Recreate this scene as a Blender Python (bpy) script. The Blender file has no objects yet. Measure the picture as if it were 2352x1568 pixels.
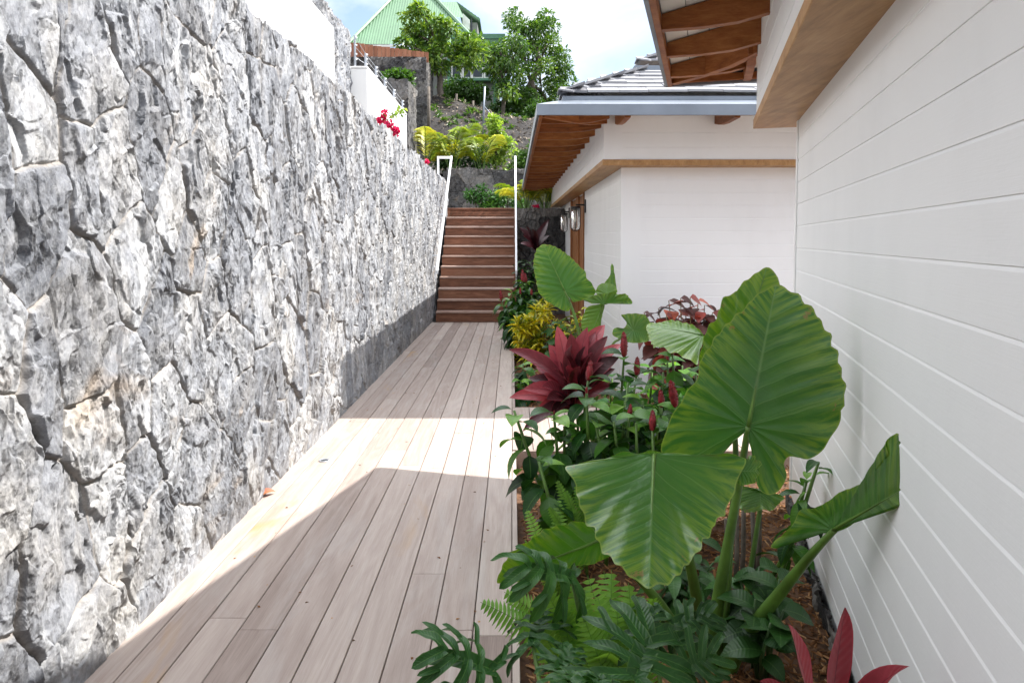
import bpy, math, random
import numpy as np
from mathutils import Vector

R = math.radians
rng = np.random.default_rng(7)
random.seed(7)
sc = bpy.context.scene
C = sc.collection

# ---------------------------------------------------------------- camera
CAM = Vector((0.0, 0.05, 1.4))
PITCH = R(3.0)
F = 700.0                       # focal length in pixels of a 1024 wide frame
HOR = 239.0                     # horizon row of that frame
cd = bpy.data.cameras.new('camera')
cam = bpy.data.objects.new('camera', cd)
C.objects.link(cam)
cam.location = CAM
cam.rotation_euler = (R(90) - PITCH, 0, 0)
cd.sensor_width = 36.0
cd.lens = F / 1024 * 36
PY = HOR + F * math.tan(PITCH)
cd.shift_y = -(341.0 - PY) / 1024
cd.clip_start = 0.05
cd.clip_end = 3000
sc.camera = cam

# ---------------------------------------------------------------- sun, sky, exposure
SUN = Vector((1.475, 0.40, 1.96)).normalized()
sl = bpy.data.lights.new('sun', 'SUN')
sl.energy = 2.65
sl.angle = R(0.55)
sl.color = (1.0, 0.965, 0.925)
so = bpy.data.objects.new('sun', sl)
C.objects.link(so)
so.location = (20, 5, 30)
so.rotation_euler = (-SUN).to_track_quat('-Z', 'Y').to_euler()

w = bpy.data.worlds.new('World')
sc.world = w
w.use_nodes = True
nt = w.node_tree
nt.nodes.clear()
wo = nt.nodes.new('ShaderNodeOutputWorld')
bg = nt.nodes.new('ShaderNodeBackground')
sky = nt.nodes.new('ShaderNodeTexSky')
sky.sky_type = 'NISHITA'
sky.sun_disc = False
sky.sun_elevation = math.asin(SUN.z)
sky.sun_rotation = math.atan2(SUN.x, SUN.y)
sky.air_density = 1.0
sky.dust_density = 1.2
sky.ozone_density = 1.5
tc = nt.nodes.new('ShaderNodeTexCoord')
mp = nt.nodes.new('ShaderNodeMapping')
mp.inputs['Scale'].default_value = (1.0, 1.0, 1.6)
mp.inputs['Location'].default_value = (0.55, 0.2, 0.1)
nz = nt.nodes.new('ShaderNodeTexNoise')
nz.inputs['Scale'].default_value = 2.6
nz.inputs['Detail'].default_value = 7
nz.inputs['Roughness'].default_value = 0.55
nz.inputs['Distortion'].default_value = 0.3
rp = nt.nodes.new('ShaderNodeValToRGB')
rp.color_ramp.elements[0].position = 0.40
rp.color_ramp.elements[1].position = 0.62
rp.color_ramp.elements[0].color = (0.05, 0.05, 0.05, 1)
mx = nt.nodes.new('ShaderNodeMix')
mx.data_type = 'RGBA'
# clouds: brighter overhead, calmer towards the horizon
sx = nt.nodes.new('ShaderNodeSeparateXYZ')
nt.links.new(tc.outputs['Generated'], sx.inputs[0])
cr = nt.nodes.new('ShaderNodeValToRGB')
cr.color_ramp.elements[0].position = 0.30
cr.color_ramp.elements[0].color = (0.20, 0.207, 0.217, 1)
cr.color_ramp.elements[1].position = 0.85
cr.color_ramp.elements[1].color = (1.0, 1.02, 1.05, 1)
nt.links.new(sx.outputs[2], cr.inputs['Fac'])
cl = nt.nodes.new('ShaderNodeVectorMath'); cl.operation = 'SCALE'; cl.inputs['Scale'].default_value = 11.5
nt.links.new(cr.outputs['Color'], cl.inputs[0])
nt.links.new(cl.outputs[0], mx.inputs['B'])
dm = nt.nodes.new('ShaderNodeVectorMath'); dm.operation = 'MULTIPLY'; dm.inputs[1].default_value = (0.50, 0.475, 0.47)
nt.links.new(sky.outputs['Color'], dm.inputs[0])
nt.links.new(tc.outputs['Generated'], mp.inputs['Vector'])
nt.links.new(mp.outputs['Vector'], nz.inputs['Vector'])
nt.links.new(nz.outputs['Fac'], rp.inputs['Fac'])
nt.links.new(rp.outputs['Color'], mx.inputs['Factor'])
nt.links.new(dm.outputs[0], mx.inputs['A'])
nt.links.new(mx.outputs['Result'], bg.inputs['Color'])
nt.links.new(bg.outputs['Background'], wo.inputs['Surface'])
bg.inputs['Strength'].default_value = 0.145

vs = sc.view_settings
vs.view_transform = 'Standard'
vs.look = 'None'
vs.gamma = 1.0
vs.use_curve_mapping = False
vs.exposure = 2.0
sc.cycles.use_denoising = True
sc.cycles.max_bounces = 10
sc.cycles.diffuse_bounces = 5
sc.cycles.transparent_max_bounces = 8
sc.cycles.sample_clamp_indirect = 8

# ---------------------------------------------------------------- helpers: numbers
K = 1024 / 2352.0               # photo coordinates are read on a 2352 px wide view
def P(x, y, Y):
    """point of the photograph (2352 px wide view) at world depth Y"""
    xc = (x * K - 512) / F
    yc = -(y * K - PY) / F
    dy = math.cos(PITCH) + math.sin(PITCH) * yc
    dz = -math.sin(PITCH) + math.cos(PITCH) * yc
    t = (Y - CAM.y) / dy
    return Vector((CAM.x + xc * t, Y, CAM.z + dz * t))
def ray(x, y):
    xc = (x * K - 512) / F
    yc = -(y * K - PY) / F
    return Vector((xc, math.cos(PITCH) + math.sin(PITCH) * yc, -math.sin(PITCH) + math.cos(PITCH) * yc))
def on_plane(x, y, p, n):
    d = ray(x, y)
    return CAM + d * ((p - CAM).dot(n) / d.dot(n))

TAB = rng.random((256, 256))
def vnoise(x, y):
    x = np.asarray(x, float); y = np.asarray(y, float)
    xi = np.floor(x).astype(int); yi = np.floor(y).astype(int)
    fx = x - xi; fy = y - yi
    fx = fx * fx * (3 - 2 * fx); fy = fy * fy * (3 - 2 * fy)
    a = TAB[xi & 255, yi & 255]; b = TAB[(xi + 1) & 255, yi & 255]
    c = TAB[xi & 255, (yi + 1) & 255]; d = TAB[(xi + 1) & 255, (yi + 1) & 255]
    return (a * (1 - fx) + b * fx) * (1 - fy) + (c * (1 - fx) + d * fx) * fy
def fbm(x, y, o=4, g=0.5):
    s = 0; a = 1; t = 0
    for i in range(o):
        s = s + a * vnoise(x + 17.3 * i, y + 5.1 * i); t += a; a *= g
        x, y = (0.8 * x - 0.6 * y) * 2.03, (0.6 * x + 0.8 * y) * 2.03      # turn each octave so no grid shows
    return s / t

# ---------------------------------------------------------------- helpers: objects
def tag(o, label=None, cat=None, group=None, kind=None):
    if label: o['label'] = label
    if cat: o['category'] = cat
    if group: o['group'] = group
    if kind: o['kind'] = kind
    return o
def thing(name, label, cat, loc, group=None):
    o = bpy.data.objects.new(name, None)
    C.objects.link(o)
    o.location = loc
    o.empty_display_size = 0.1
    return tag(o, label, cat, group)
def wloc(o):
    v = Vector((0, 0, 0))
    while o is not None:
        v = v + o.location
        o = o.parent
    return v
def copy_tree(o, parent=None):
    c = o.copy()
    C.objects.link(c)
    c.parent = parent
    for ch in list(o.children):
        copy_tree(ch, c)
    return c

class MB:
    """collects geometry; build() links it as ONE mesh object"""
    def __init__(s):
        s.v = []; s.f = []; s.l = []; s.t = []; s.j = []; s.n = 0; s.m = []
    def add(s, V, Fc, luv=None, tone=0.5, joint=0.0, mi=0):
        V = np.asarray(V, float).reshape(-1, 3)
        k = len(V)
        s.v.append(V)
        o = s.n
        if isinstance(Fc, np.ndarray):
            Fc = Fc.tolist()
        s.f.extend([[i + o for i in f] for f in Fc])
        s.m.extend([mi] * len(Fc))
        s.l.append(np.zeros((k, 3)) if luv is None else np.asarray(luv, float).reshape(-1, 3))
        s.t.append(np.full(k, tone) if np.isscalar(tone) else np.asarray(tone, float))
        s.j.append(np.full(k, joint) if np.isscalar(joint) else np.asarray(joint, float))
        s.n += k
        return s
    def box(s, a, b, fr=None, tone=0.5, bev=0.0):
        x0, y0, z0 = a; x1, y1, z1 = b
        if x0 > x1: x0, x1 = x1, x0
        if y0 > y1: y0, y1 = y1, y0
        if z0 > z1: z0, z1 = z1, z0
        if bev <= 0:
            V = [(x, y, z) for z in (z0, z1) for x, y in ((x0, y0), (x1, y0), (x1, y1), (x0, y1))]
            Fc = [(3, 2, 1, 0), (4, 5, 6, 7), (0, 1, 5, 4), (1, 2, 6, 5), (2, 3, 7, 6), (3, 0, 4, 7)]
        else:
            q = bev
            V = []
            for z, i in ((z0, q), (z0 + q, 0), (z1 - q, 0), (z1, q)):
                for X, Y in ((x0, y0), (x1, y0), (x1, y1), (x0, y1)):
                    sx = 1 if X == x0 else -1
                    sy = 1 if Y == y0 else -1
                    V.append((X + sx * max(i, q * (i > 0)), Y + sy * i, z))
            Fc = [(3, 2, 1, 0), (12, 13, 14, 15)]
            for r in range(3):
                for c in range(4):
                    d = (c + 1) % 4
                    Fc.append((r * 4 + c, r * 4 + d, r * 4 + 4 + d, r * 4 + 4 + c))
        if fr is not None:
            V = [fr(*p) for p in V]
        return s.add(V, Fc, tone=tone)
    def prism(s, poly, vec, tone=0.5):
        """poly: list of 3D points (flat), extruded along vec"""
        n = len(poly)
        P0 = [Vector(p) for p in poly]; P1 = [p + Vector(vec) for p in P0]
        Fc = [list(range(n))[::-1], list(range(n, 2 * n))]
        for i in range(n):
            j = (i + 1) % n
            Fc.append((i, j, n + j, n + i))
        return s.add([tuple(p) for p in P0 + P1], Fc, tone=tone)
    def tube(s, pts, r, seg=8, cap=True, tone=0.5, mi=0):
        pts = [Vector(p) for p in pts]
        n = len(pts)
        rs = [r] * n if np.isscalar(r) else list(r)
        V = []; L = []
        ref = None
        for i, p in enumerate(pts):
            d = (pts[min(i + 1, n - 1)] - pts[max(i - 1, 0)]).normalized()
            if ref is None:
                ref = Vector((0, 0, 1)) if abs(d.z) < 0.9 else Vector((1, 0, 0))
            a = d.cross(ref).normalized(); b = a.cross(d).normalized()
            ref = b
            for k in range(seg):
                th = 2 * math.pi * k / seg
                V.append(p + (a * math.cos(th) + b * math.sin(th)) * rs[i])
                L.append((0, i / max(n - 1, 1), 0))
        Fc = []
        for i in range(n - 1):
            for k in range(seg):
                q = (k + 1) % seg
                Fc.append((i * seg + k, i * seg + q, i * seg + seg + q, i * seg + seg + k))
        if cap:
            Fc.append(list(range(seg))[::-1]); Fc.append(list(range((n - 1) * seg, n * seg)))
        return s.add([tuple(v) for v in V], Fc, L, tone=tone, mi=mi)
    def lathe(s, prof, c, seg=16, tone=0.5, axis=None):
        """prof: list of (r, h) from bottom to top about +Z (or axis) at c"""
        c = Vector(c)
        ax = Vector((0, 0, 1)) if axis is None else Vector(axis).normalized()
        a = ax.orthogonal().normalized(); b = ax.cross(a)
        V = []
        for r, h in prof:
            for k in range(seg):
                th = 2 * math.pi * k / seg
                V.append(tuple(c + ax * h + (a * math.cos(th) + b * math.sin(th)) * r))
        Fc = []
        for i in range(len(prof) - 1):
            for k in range(seg):
                q = (k + 1) % seg
                Fc.append((i * seg + k, i * seg + q, i * seg + seg + q, i * seg + seg + k))
        Fc.append(list(range(seg))[::-1]); Fc.append(list(range((len(prof) - 1) * seg, len(prof) * seg)))
        return s.add(V, Fc, tone=tone)
    def build(s, name, mats, parent=None, smooth=False, loc=None):
        V = np.concatenate(s.v) if s.v else np.zeros((0, 3))
        if loc is None:
            loc = Vector((0, 0, 0)) if parent is None else wloc(parent)
        V = V - np.array(loc)
        me = bpy.data.meshes.new(name)
        me.from_pydata(V.tolist(), [], s.f)
        at = me.attributes.new('tone', 'FLOAT', 'POINT'); at.data.foreach_set('value', np.concatenate(s.t).astype(np.float32))
        at = me.attributes.new('joint', 'FLOAT', 'POINT'); at.data.foreach_set('value', np.concatenate(s.j).astype(np.float32))
        at = me.attributes.new('luv', 'FLOAT_VECTOR', 'POINT'); at.data.foreach_set('vector', np.concatenate(s.l).astype(np.float32).ravel())
        if not isinstance(mats, (list, tuple)):
            mats = [mats]
        for m in mats:
            me.materials.append(m)
        if len(mats) > 1:
            me.polygons.foreach_set('material_index', s.m)
        if smooth:
            me.polygons.foreach_set('use_smooth', [True] * len(me.polygons))
        me.update()
        o = bpy.data.objects.new(name, me)
        C.objects.link(o)
        if parent is not None:
            o.parent = parent
        else:
            o.location = loc
        return o

# ---------------------------------------------------------------- helpers: materials
class NT:
    def __init__(s, name):
        s.m = bpy.data.materials.new(name)
        s.m.use_nodes = True
        s.t = s.m.node_tree
        s.b = s.t.nodes['Principled BSDF']
        s.out = s.t.nodes['Material Output']
    def n(s, typ, **kw):
        x = s.t.nodes.new(typ)
        for k, v in kw.items():
            if k in x.inputs: 
                s.set(x.inputs[k], v)
            else:
                setattr(x, k, v)
        return x
    def set(s, sock, v):
        if isinstance(v, bpy.types.NodeSocket):
            s.t.links.new(v, sock)
        else:
            if sock.type == 'RGBA' and hasattr(v, '__len__') and len(v) == 3:
                v = (*v, 1)
            sock.default_value = v
    def obj(s, scale=(1, 1, 1)):
        t = s.n('ShaderNodeTexCoord')
        m = s.n('ShaderNodeMapping')
        s.t.links.new(t.outputs['Object'], m.inputs['Vector'])
        m.inputs['Scale'].default_value = scale
        return m.outputs['Vector']
    def attr(s, name, out='Fac'):
        a = s.n('ShaderNodeAttribute'); a.attribute_name = name
        return a.outputs[out]
    def noise(s, vec, scale=5, detail=4, rough=0.55, dist=0.0):
        x = s.n('ShaderNodeTexNoise')
        s.set(x.inputs['Vector'], vec)
        for k, v in (('Scale', scale), ('Detail', detail), ('Roughness', rough), ('Distortion', dist)):
            s.set(x.inputs[k], v)
        return x.outputs['Fac']
    def ramp(s, fac, stops):
        x = s.n('ShaderNodeValToRGB')
        s.set(x.inputs['Fac'], fac)
        e = x.color_ramp.elements
        while len(e) < len(stops): e.new(0.5)
        for i, (p, c) in enumerate(stops):
            e[i].position = p
            if np.isscalar(c): c = (c, c, c)
            e[i].color = (*c[:3], 1)
        return x.outputs['Color']
    def mix(s, fac, a, b, mode='MIX'):
        x = s.n('ShaderNodeMix'); x.data_type = 'RGBA'; x.blend_type = mode
        s.set(x.inputs['Factor'], fac); s.set(x.inputs['A'], a); s.set(x.inputs['B'], b)
        return x.outputs['Result']
    def math(s, op, a, b=0.0, c=0.0, clamp=False):
        x = s.n('ShaderNodeMath'); x.operation = op; x.use_clamp = clamp
        s.set(x.inputs[0], a); s.set(x.inputs[1], b); s.set(x.inputs[2], c)
        return x.outputs[0]
    def sep(s, v):
        x = s.n('ShaderNodeSeparateXYZ'); s.set(x.inputs[0], v)
        return x.outputs
    def comb(s, a, b, c=0.0):
        x = s.n('ShaderNodeCombineXYZ')
        s.set(x.inputs[0], a); s.set(x.inputs[1], b); s.set(x.inputs[2], c)
        return x.outputs[0]
    def bump(s, h, strength=0.3, dist=0.01, normal=None):
        x = s.n('ShaderNodeBump')
        s.set(x.inputs['Height'], h); x.inputs['Strength'].default_value = strength; x.inputs['Distance'].default_value = dist
        if normal is not None: s.set(x.inputs['Normal'], normal)
        return x.outputs['Normal']
    def done(s, color, rough=0.5, normal=None, metal=0.0, spec=None):
        s.set(s.b.inputs['Base Color'], color); s.set(s.b.inputs['Roughness'], rough)
        s.b.inputs['Metallic'].default_value = metal
        if spec is not None: s.set(s.b.inputs['Specular IOR Level'], spec)
        if normal is not None: s.set(s.b.inputs['Normal'], normal)
        return s.m
    def translucent(s, color, fac, normal=None):
        tr = s.n('ShaderNodeBsdfTranslucent'); s.set(tr.inputs['Color'], color)
        mx = s.n('ShaderNodeMixShader')
        s.set(mx.inputs[0], fac)
        s.t.links.new(s.b.outputs[0], mx.inputs[1]); s.t.links.new(tr.outputs[0], mx.inputs[2])
        s.t.links.new(mx.outputs[0], s.out.inputs['Surface'])

M = {}
def stone_mat(name, dark, mid, light, joint, ochre=0.5, fine=28, facet=0.9):
    n = NT(name)
    o = n.obj()
    t = n.attr('tone')
    a = n.noise(o, 5.0, 6, 0.62, 0.6)
    st = n.noise(n.obj((1, 3.2, 1.0)), 7.0, 5, 0.65, 1.2)
    f = n.noise(o, fine, 6, 0.7, 0.3)
    v = n.math('ADD', n.math('MULTIPLY', t, 0.50), n.math('ADD', n.math('MULTIPLY', a, 0.26), n.math('MULTIPLY', st, 0.24)))
    col = n.ramp(v, [(0.30, dark), (0.50, mid), (0.72, light)])
    col = n.mix(n.ramp(f, [(0.42, 0.0), (0.58, 0.5)]), col, n.mix(1.0, col, (0.55, 0.56, 0.60), 'MULTIPLY'))
    veins = n.ramp(n.noise(n.obj((1, 2.2, 1)), 9, 7, 0.7, 2.2), [(0.485, 0.0), (0.5, 1.0), (0.515, 0.0)])
    col = n.mix(n.math('MULTIPLY', veins, 0.4), col, light)
    warm = n.ramp(n.noise(o, 2.6, 4, 0.6, 0.8), [(0.45, 0.0), (0.65, 1.0)])
    col = n.mix(n.math('MULTIPLY', warm, 0.5), col, n.mix(1.0, col, (1.12, 1.03, 0.90), 'MULTIPLY'))
    oc = n.ramp(n.noise(o, 1.7, 5, 0.6, 1.0), [(0.63, 0.0), (0.73, 1.0)])
    col = n.mix(n.math('MULTIPLY', oc, ochre), col, (0.34, 0.24, 0.14))
    col = n.mix(n.attr('joint'), col, joint)
    # chipped facets: flat little planes of random tilt at three sizes
    wn = n.n('ShaderNodeTexNoise'); n.set(wn.inputs['Vector'], o); wn.inputs['Scale'].default_value = 9; wn.inputs['Detail'].default_value = 4; wn.inputs['Roughness'].default_value = 0.65
    geo = n.n('ShaderNodeNewGeometry')
    nrm = geo.outputs['Normal']
    for (sc_, st_, wp) in (((8, 13, 7), 0.48, 0.10), ((22, 34, 18), 0.52, 0.06), ((60, 88, 50), 0.42, 0.04)):
        wv = n.n('ShaderNodeVectorMath'); wv.operation = 'MULTIPLY_ADD'
        n.set(wv.inputs[0], wn.outputs['Color']); wv.inputs[1].default_value = (wp, wp, wp); n.set(wv.inputs[2], o)
        m2 = n.n('ShaderNodeMapping'); n.t.links.new(wv.outputs[0], m2.inputs['Vector']); m2.inputs['Scale'].default_value = sc_; m2.inputs['Rotation'].default_value = (0.35, 0, 0)
        vo = n.n('ShaderNodeTexVoronoi'); n.t.links.new(m2.outputs[0], vo.inputs['Vector']); vo.inputs['Scale'].default_value = 1.0
        sb = n.n('ShaderNodeVectorMath'); sb.operation = 'SUBTRACT'; n.set(sb.inputs[0], vo.outputs['Color']); sb.inputs[1].default_value = (0.5, 0.5, 0.5)
        ma = n.n('ShaderNodeVectorMath'); ma.operation = 'MULTIPLY_ADD'
        n.set(ma.inputs[0], sb.outputs[0]); ma.inputs[1].default_value = (st_ * facet,) * 3; n.set(ma.inputs[2], nrm)
        nm = n.n('ShaderNodeVectorMath'); nm.operation = 'NORMALIZE'; n.set(nm.inputs[0], ma.outputs[0])
        nrm = nm.outputs[0]
    h = n.noise(o, fine * 1.6, 7, 0.72, 0.8)
    M[name] = n.done(col, 0.82, n.bump(h, 0.45, 0.008, nrm), spec=0.25)
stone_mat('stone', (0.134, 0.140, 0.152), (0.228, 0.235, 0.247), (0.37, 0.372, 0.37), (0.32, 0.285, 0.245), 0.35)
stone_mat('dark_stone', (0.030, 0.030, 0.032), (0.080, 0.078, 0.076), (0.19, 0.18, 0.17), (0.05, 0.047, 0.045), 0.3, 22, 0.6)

def paint(name, col, rough, streak=0.04):
    n = NT(name)
    o = n.obj()
    a = n.noise(n.obj((1.2, 1.2, 0.5)), 2.2, 4, 0.6)
    g = n.noise(n.obj((3, 3, 60)), 3.0, 4, 0.6, 0.4)
    c = n.mix(n.math('MULTIPLY', n.ramp(a, [(0.45, 0.0), (0.75, 1.0)]), 0.6), col, tuple(x * (1 - streak * 2) for x in col))
    spots = n.ramp(n.noise(o, 95, 2, 0.5), [(0.76, 0.0), (0.79, 1.0)])
    c = n.mix(n.math('MULTIPLY', spots, 0.25), c, tuple(x * 0.72 for x in col))
    M[name] = n.done(c, n.math('ADD', rough - 0.08, n.math('MULTIPLY', a, 0.16)), n.bump(n.math('ADD', n.math('MULTIPLY', g, 0.5), n.math('MULTIPLY', n.noise(o, 90, 3), 0.25)), 0.18, 0.004), spec=0.4)
paint('white_paint', (0.80, 0.81, 0.815), 0.42)
paint('white_render', (0.82, 0.81, 0.78), 0.8)
paint('rail_paint', (0.72, 0.74, 0.76), 0.35)

def wood(name, dark, mid, light, scale, rough=0.5, sc_=4.0, blotch=0.0, bumps=0.25):
    n = NT(name)
    t = n.attr('tone')
    base = n.obj(scale)
    ad = n.n('ShaderNodeVectorMath'); ad.operation = 'ADD'
    n.set(ad.inputs[0], base); n.set(ad.inputs[1], n.comb(n.math('MULTIPLY', t, 37.0), n.math('MULTIPLY', t, 53.0), n.math('MULTIPLY', t, 19.0)))
    v = ad.outputs[0]
    g = n.noise(v, sc_, 6, 0.6, 0.6)
    fine = n.noise(v, sc_ * 6, 4, 0.6, 0.2)
    k = n.math('ADD', n.math('MULTIPLY', g, 0.62), n.math('ADD', n.math('MULTIPLY', fine, 0.22), n.math('MULTIPLY', t, 0.2)))
    c = n.ramp(k, [(0.34, dark), (0.52, mid), (0.70, light)])
    if blotch:
        b = n.ramp(n.noise(n.obj(), 3.1, 4, 0.65, 1.2), [(0.5, 0.0), (0.66, 1.0)])
        c = n.mix(n.math('MULTIPLY', b, blotch), c, tuple(x * 0.55 for x in mid))
    M[name] = n.done(c, rough, n.bump(n.math('ADD', g, n.math('MULTIPLY', fine, 0.6)), bumps, 0.004), spec=0.35)
wood('rafter_wood', (0.12, 0.034, 0.008), (0.26, 0.082, 0.018), (0.39, 0.15, 0.042), (3, 3, 14), 0.5, 2.2)
wood('ledge_wood', (0.25, 0.125, 0.045), (0.41, 0.225, 0.09), (0.52, 0.32, 0.15), (14, 1.4, 8), 0.5, 1.4, 0.35)
wood('stair_wood', (0.10, 0.040, 0.022), (0.21, 0.090, 0.050), (0.31, 0.15, 0.09), (2.0, 14, 14), 0.5, 1.6)
wood('tread_wood', (0.24, 0.15, 0.115), (0.38, 0.27, 0.22), (0.50, 0.39, 0.34), (2.0, 14, 14), 0.5, 1.6)
wood('door_wood', (0.15, 0.06, 0.022), (0.26, 0.11, 0.042), (0.36, 0.17, 0.07), (14, 14, 1.5), 0.5, 1.6)
wood('fence_wood', (0.16, 0.06, 0.03), (0.26, 0.10, 0.05), (0.36, 0.16, 0.09), (9, 9, 1.0), 0.65, 1.6)

# weathered deck: grain along Y, one tone per board in 'tone', ochre stains
n = NT('deck_wood')
t = n.attr('tone')
off = n.comb(n.math('MULTIPLY', t, 41.0), n.math('MULTIPLY', t, 77.0), 0.0)
ad = n.n('ShaderNodeVectorMath'); ad.operation = 'ADD'
n.set(ad.inputs[0], n.obj((22, 1.3, 22))); n.set(ad.inputs[1], off)
g = n.noise(ad.outputs[0], 1.25, 5, 0.6, 1.6)
ad2 = n.n('ShaderNodeVectorMath'); ad2.operation = 'ADD'
n.set(ad2.inputs[0], n.obj((150, 5, 150))); n.set(ad2.inputs[1], off)
fine = n.noise(ad2.outputs[0], 1.6, 4, 0.65, 0.5)
ad3 = n.n('ShaderNodeVectorMath'); ad3.operation = 'ADD'
n.set(ad3.inputs[0], n.obj((5, 0.42, 5))); n.set(ad3.inputs[1], off)
rn = n.noise(ad3.outputs[0], 1.5, 2, 0.5, 0.5)
ring = n.math('PINGPONG', n.math('MULTIPLY', rn, 13.0), 1.0)     # growth rings cut by the board face
k = n.math('ADD', n.math('MULTIPLY', g, 0.16), n.math('ADD', n.math('MULTIPLY', fine, 0.26), n.math('ADD', n.math('MULTIPLY', ring, 0.08), n.math('ADD', n.math('MULTIPLY', t, 0.46), 0.08))))
col = n.ramp(k, [(0.28, (0.150, 0.106, 0.086)), (0.53, (0.305, 0.243, 0.208)), (0.78, (0.46, 0.39, 0.34))])
pale = n.ramp(n.noise(n.obj((6, 1.2, 6)), 0.9, 5, 0.65, 1.0), [(0.5, 0.0), (0.68, 1.0)])
col = n.mix(n.math('MULTIPLY', pale, 0.35), col, (0.43, 0.40, 0.37))
stain = n.ramp(n.noise(n.obj((3.2, 0.9, 1)), 1.1, 4, 0.6, 0.5), [(0.60, 0.0), (0.70, 1.0)])
col = n.mix(n.math('MULTIPLY', stain, n.math('MULTIPLY', n.attr('joint'), 0.75)), col, (0.40, 0.235, 0.09))
spots = n.ramp(n.noise(n.obj(), 60, 2, 0.5), [(0.77, 0.0), (0.79, 1.0)])
col = n.mix(n.math('MULTIPLY', spots, 0.5), col, (0.12, 0.08, 0.06))
M['deck_wood'] = n.done(col, 0.62, n.bump(n.math('ADD', g, n.math('MULTIPLY', fine, 0.8)), 0.35, 0.003), spec=0.3)

def plain(name, col, rough=0.5, metal=0.0, var=0.15, scale=6, bumps=0.1, spec=None):
    n = NT(name)
    a = n.noise(n.obj(), scale, 5, 0.6)
    c = n.mix(n.ramp(a, [(0.35, 0.0), (0.7, 1.0)]), tuple(x * (1 - var) for x in col), tuple(min(1, x * (1 + var)) for x in col))
    M[name] = n.done(c, rough, n.bump(a, bumps, 0.01), metal, spec)
plain('zinc', (0.19, 0.215, 0.25), 0.42, 0.35, 0.12, 3)
plain('black_metal', (0.018, 0.018, 0.02), 0.42, 0.5)
plain('galvanised', (0.45, 0.47, 0.5), 0.4, 0.6)
plain('soffit_paint', (0.80, 0.78, 0.74), 0.6, 0, 0.04)
plain('green_metal', (0.085, 0.18, 0.09), 0.5, 0.0, 0.1, 1.2)
plain('green_trim', (0.07, 0.19, 0.11), 0.5)
plain('house_wall', (0.16, 0.165, 0.15), 0.8)
plain('house_white', (0.72, 0.72, 0.68), 0.7)
plain('dark_glass', (0.03, 0.035, 0.04), 0.08, 0.0, 0.1)
plain('bark', (0.12, 0.10, 0.08), 0.9, 0, 0.35, 14, 0.6)
plain('cane', (0.17, 0.13, 0.06), 0.6, 0, 0.3, 20, 0.3)
plain('soil', (0.105, 0.052, 0.025), 0.95, 0, 0.45, 18, 0.8)
plain('gravel', (0.28, 0.26, 0.24), 0.95, 0, 0.3, 30, 0.8)
plain('ground_earth', (0.16, 0.12, 0.09), 0.95, 0, 0.3, 3, 0.5)
n = NT('mulch_chip')
t = n.attr('tone')
M['mulch_chip'] = n.done(n.ramp(t, [(0.0, (0.08, 0.032, 0.013)), (0.6, (0.24, 0.11, 0.042)), (1.0, (0.46, 0.28, 0.14))]), 0.85, spec=0.2)
n = NT('litter')
M['litter'] = n.done(n.ramp(n.attr('tone'), [(0.4, (0.10, 0.07, 0.05)), (1.0, (0.42, 0.36, 0.28))]), 0.9, spec=0.1)
n = NT('slate')
t = n.attr('tone'); a = n.noise(n.obj(), 9, 5, 0.65)
M['slate'] = n.done(n.ramp(n.math('ADD', n.math('MULTIPLY', t, 0.55), n.math('MULTIPLY', a, 0.5)), [(0.25, (0.10, 0.10, 0.11)), (0.75, (0.27, 0.27, 0.28))]), 0.6, n.bump(a, 0.4, 0.01))
n = NT('hill_earth')
a = n.noise(n.obj(), 0.9, 6, 0.65); b = n.noise(n.obj((1, 1, 1)), 7, 4, 0.6)
c = n.ramp(n.math('ADD', n.math('MULTIPLY', a, 0.5), n.math('MULTIPLY', b, 0.5)), [(0.38, (0.012, 0.010, 0.009)), (0.55, (0.024, 0.020, 0.017)), (0.68, (0.055, 0.046, 0.037))])
M['hill_earth'] = n.done(c, 0.95, n.bump(b, 0.8, 0.08))
n = NT('lamp_glass')
n.b.inputs['Transmission Weight'].default_value = 0.9
M['lamp_glass'] = n.done((0.9, 0.88, 0.86), 0.04)

def leaf(name, stops, rough=0.38, trans=0.28, rib=(0.2, 0.3, 0.08), ribw=0.05, ribf=0.6, spec=0.5, tint=(1.5, 1.5, 0.7), edge=None):
    n = NT(name)
    t = n.attr('tone')
    u = n.sep(n.attr('luv', 'Vector'))
    a = n.noise(n.obj(), 30, 3, 0.6)
    c = n.ramp(n.math('ADD', t, n.math('MULTIPLY', n.math('SUBTRACT', a, 0.5), 0.22)), stops)
    ax = n.math('ABSOLUTE', u[0])
    line = n.math('LESS_THAN', ax, ribw)
    c = n.mix(n.math('MULTIPLY', line, ribf), c, rib)
    if edge is not None:
        c = n.mix(n.math('MULTIPLY', n.math('GREATER_THAN', ax, 0.9), 0.7), c, edge)
    lat = n.math('SINE', n.math('MULTIPLY', n.math('SUBTRACT', u[1], n.math('MULTIPLY', ax, 0.14)), 75.0))
    n.done(c, rough, n.bump(n.math('ADD', n.math('MULTIPLY', lat, 0.3), ax), 0.25, 0.004), spec=spec)
    n.translucent(n.mix(1.0, c, tint, 'MULTIPLY'), trans)
    M[name] = n.m
leaf('ginger_leaf', [(0.0, (0.008, 0.032, 0.008)), (0.45, (0.022, 0.085, 0.015)), (0.8, (0.08, 0.21, 0.024)), (1.0, (0.18, 0.35, 0.045))], 0.33, 0.30, (0.09, 0.2, 0.05), 0.06, 0.5, 0.30)
leaf('cordyline_leaf', [(0.0, (0.030, 0.011, 0.013)), (0.4, (0.085, 0.018, 0.022)), (0.68, (0.22, 0.034, 0.046)), (1.0, (0.44, 0.10, 0.11))], 0.36, 0.22, (0.05, 0.012, 0.018), 0.05, 0.5, 0.4, (1.7, 0.8, 0.8), (0.30, 0.04, 0.06))
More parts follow.
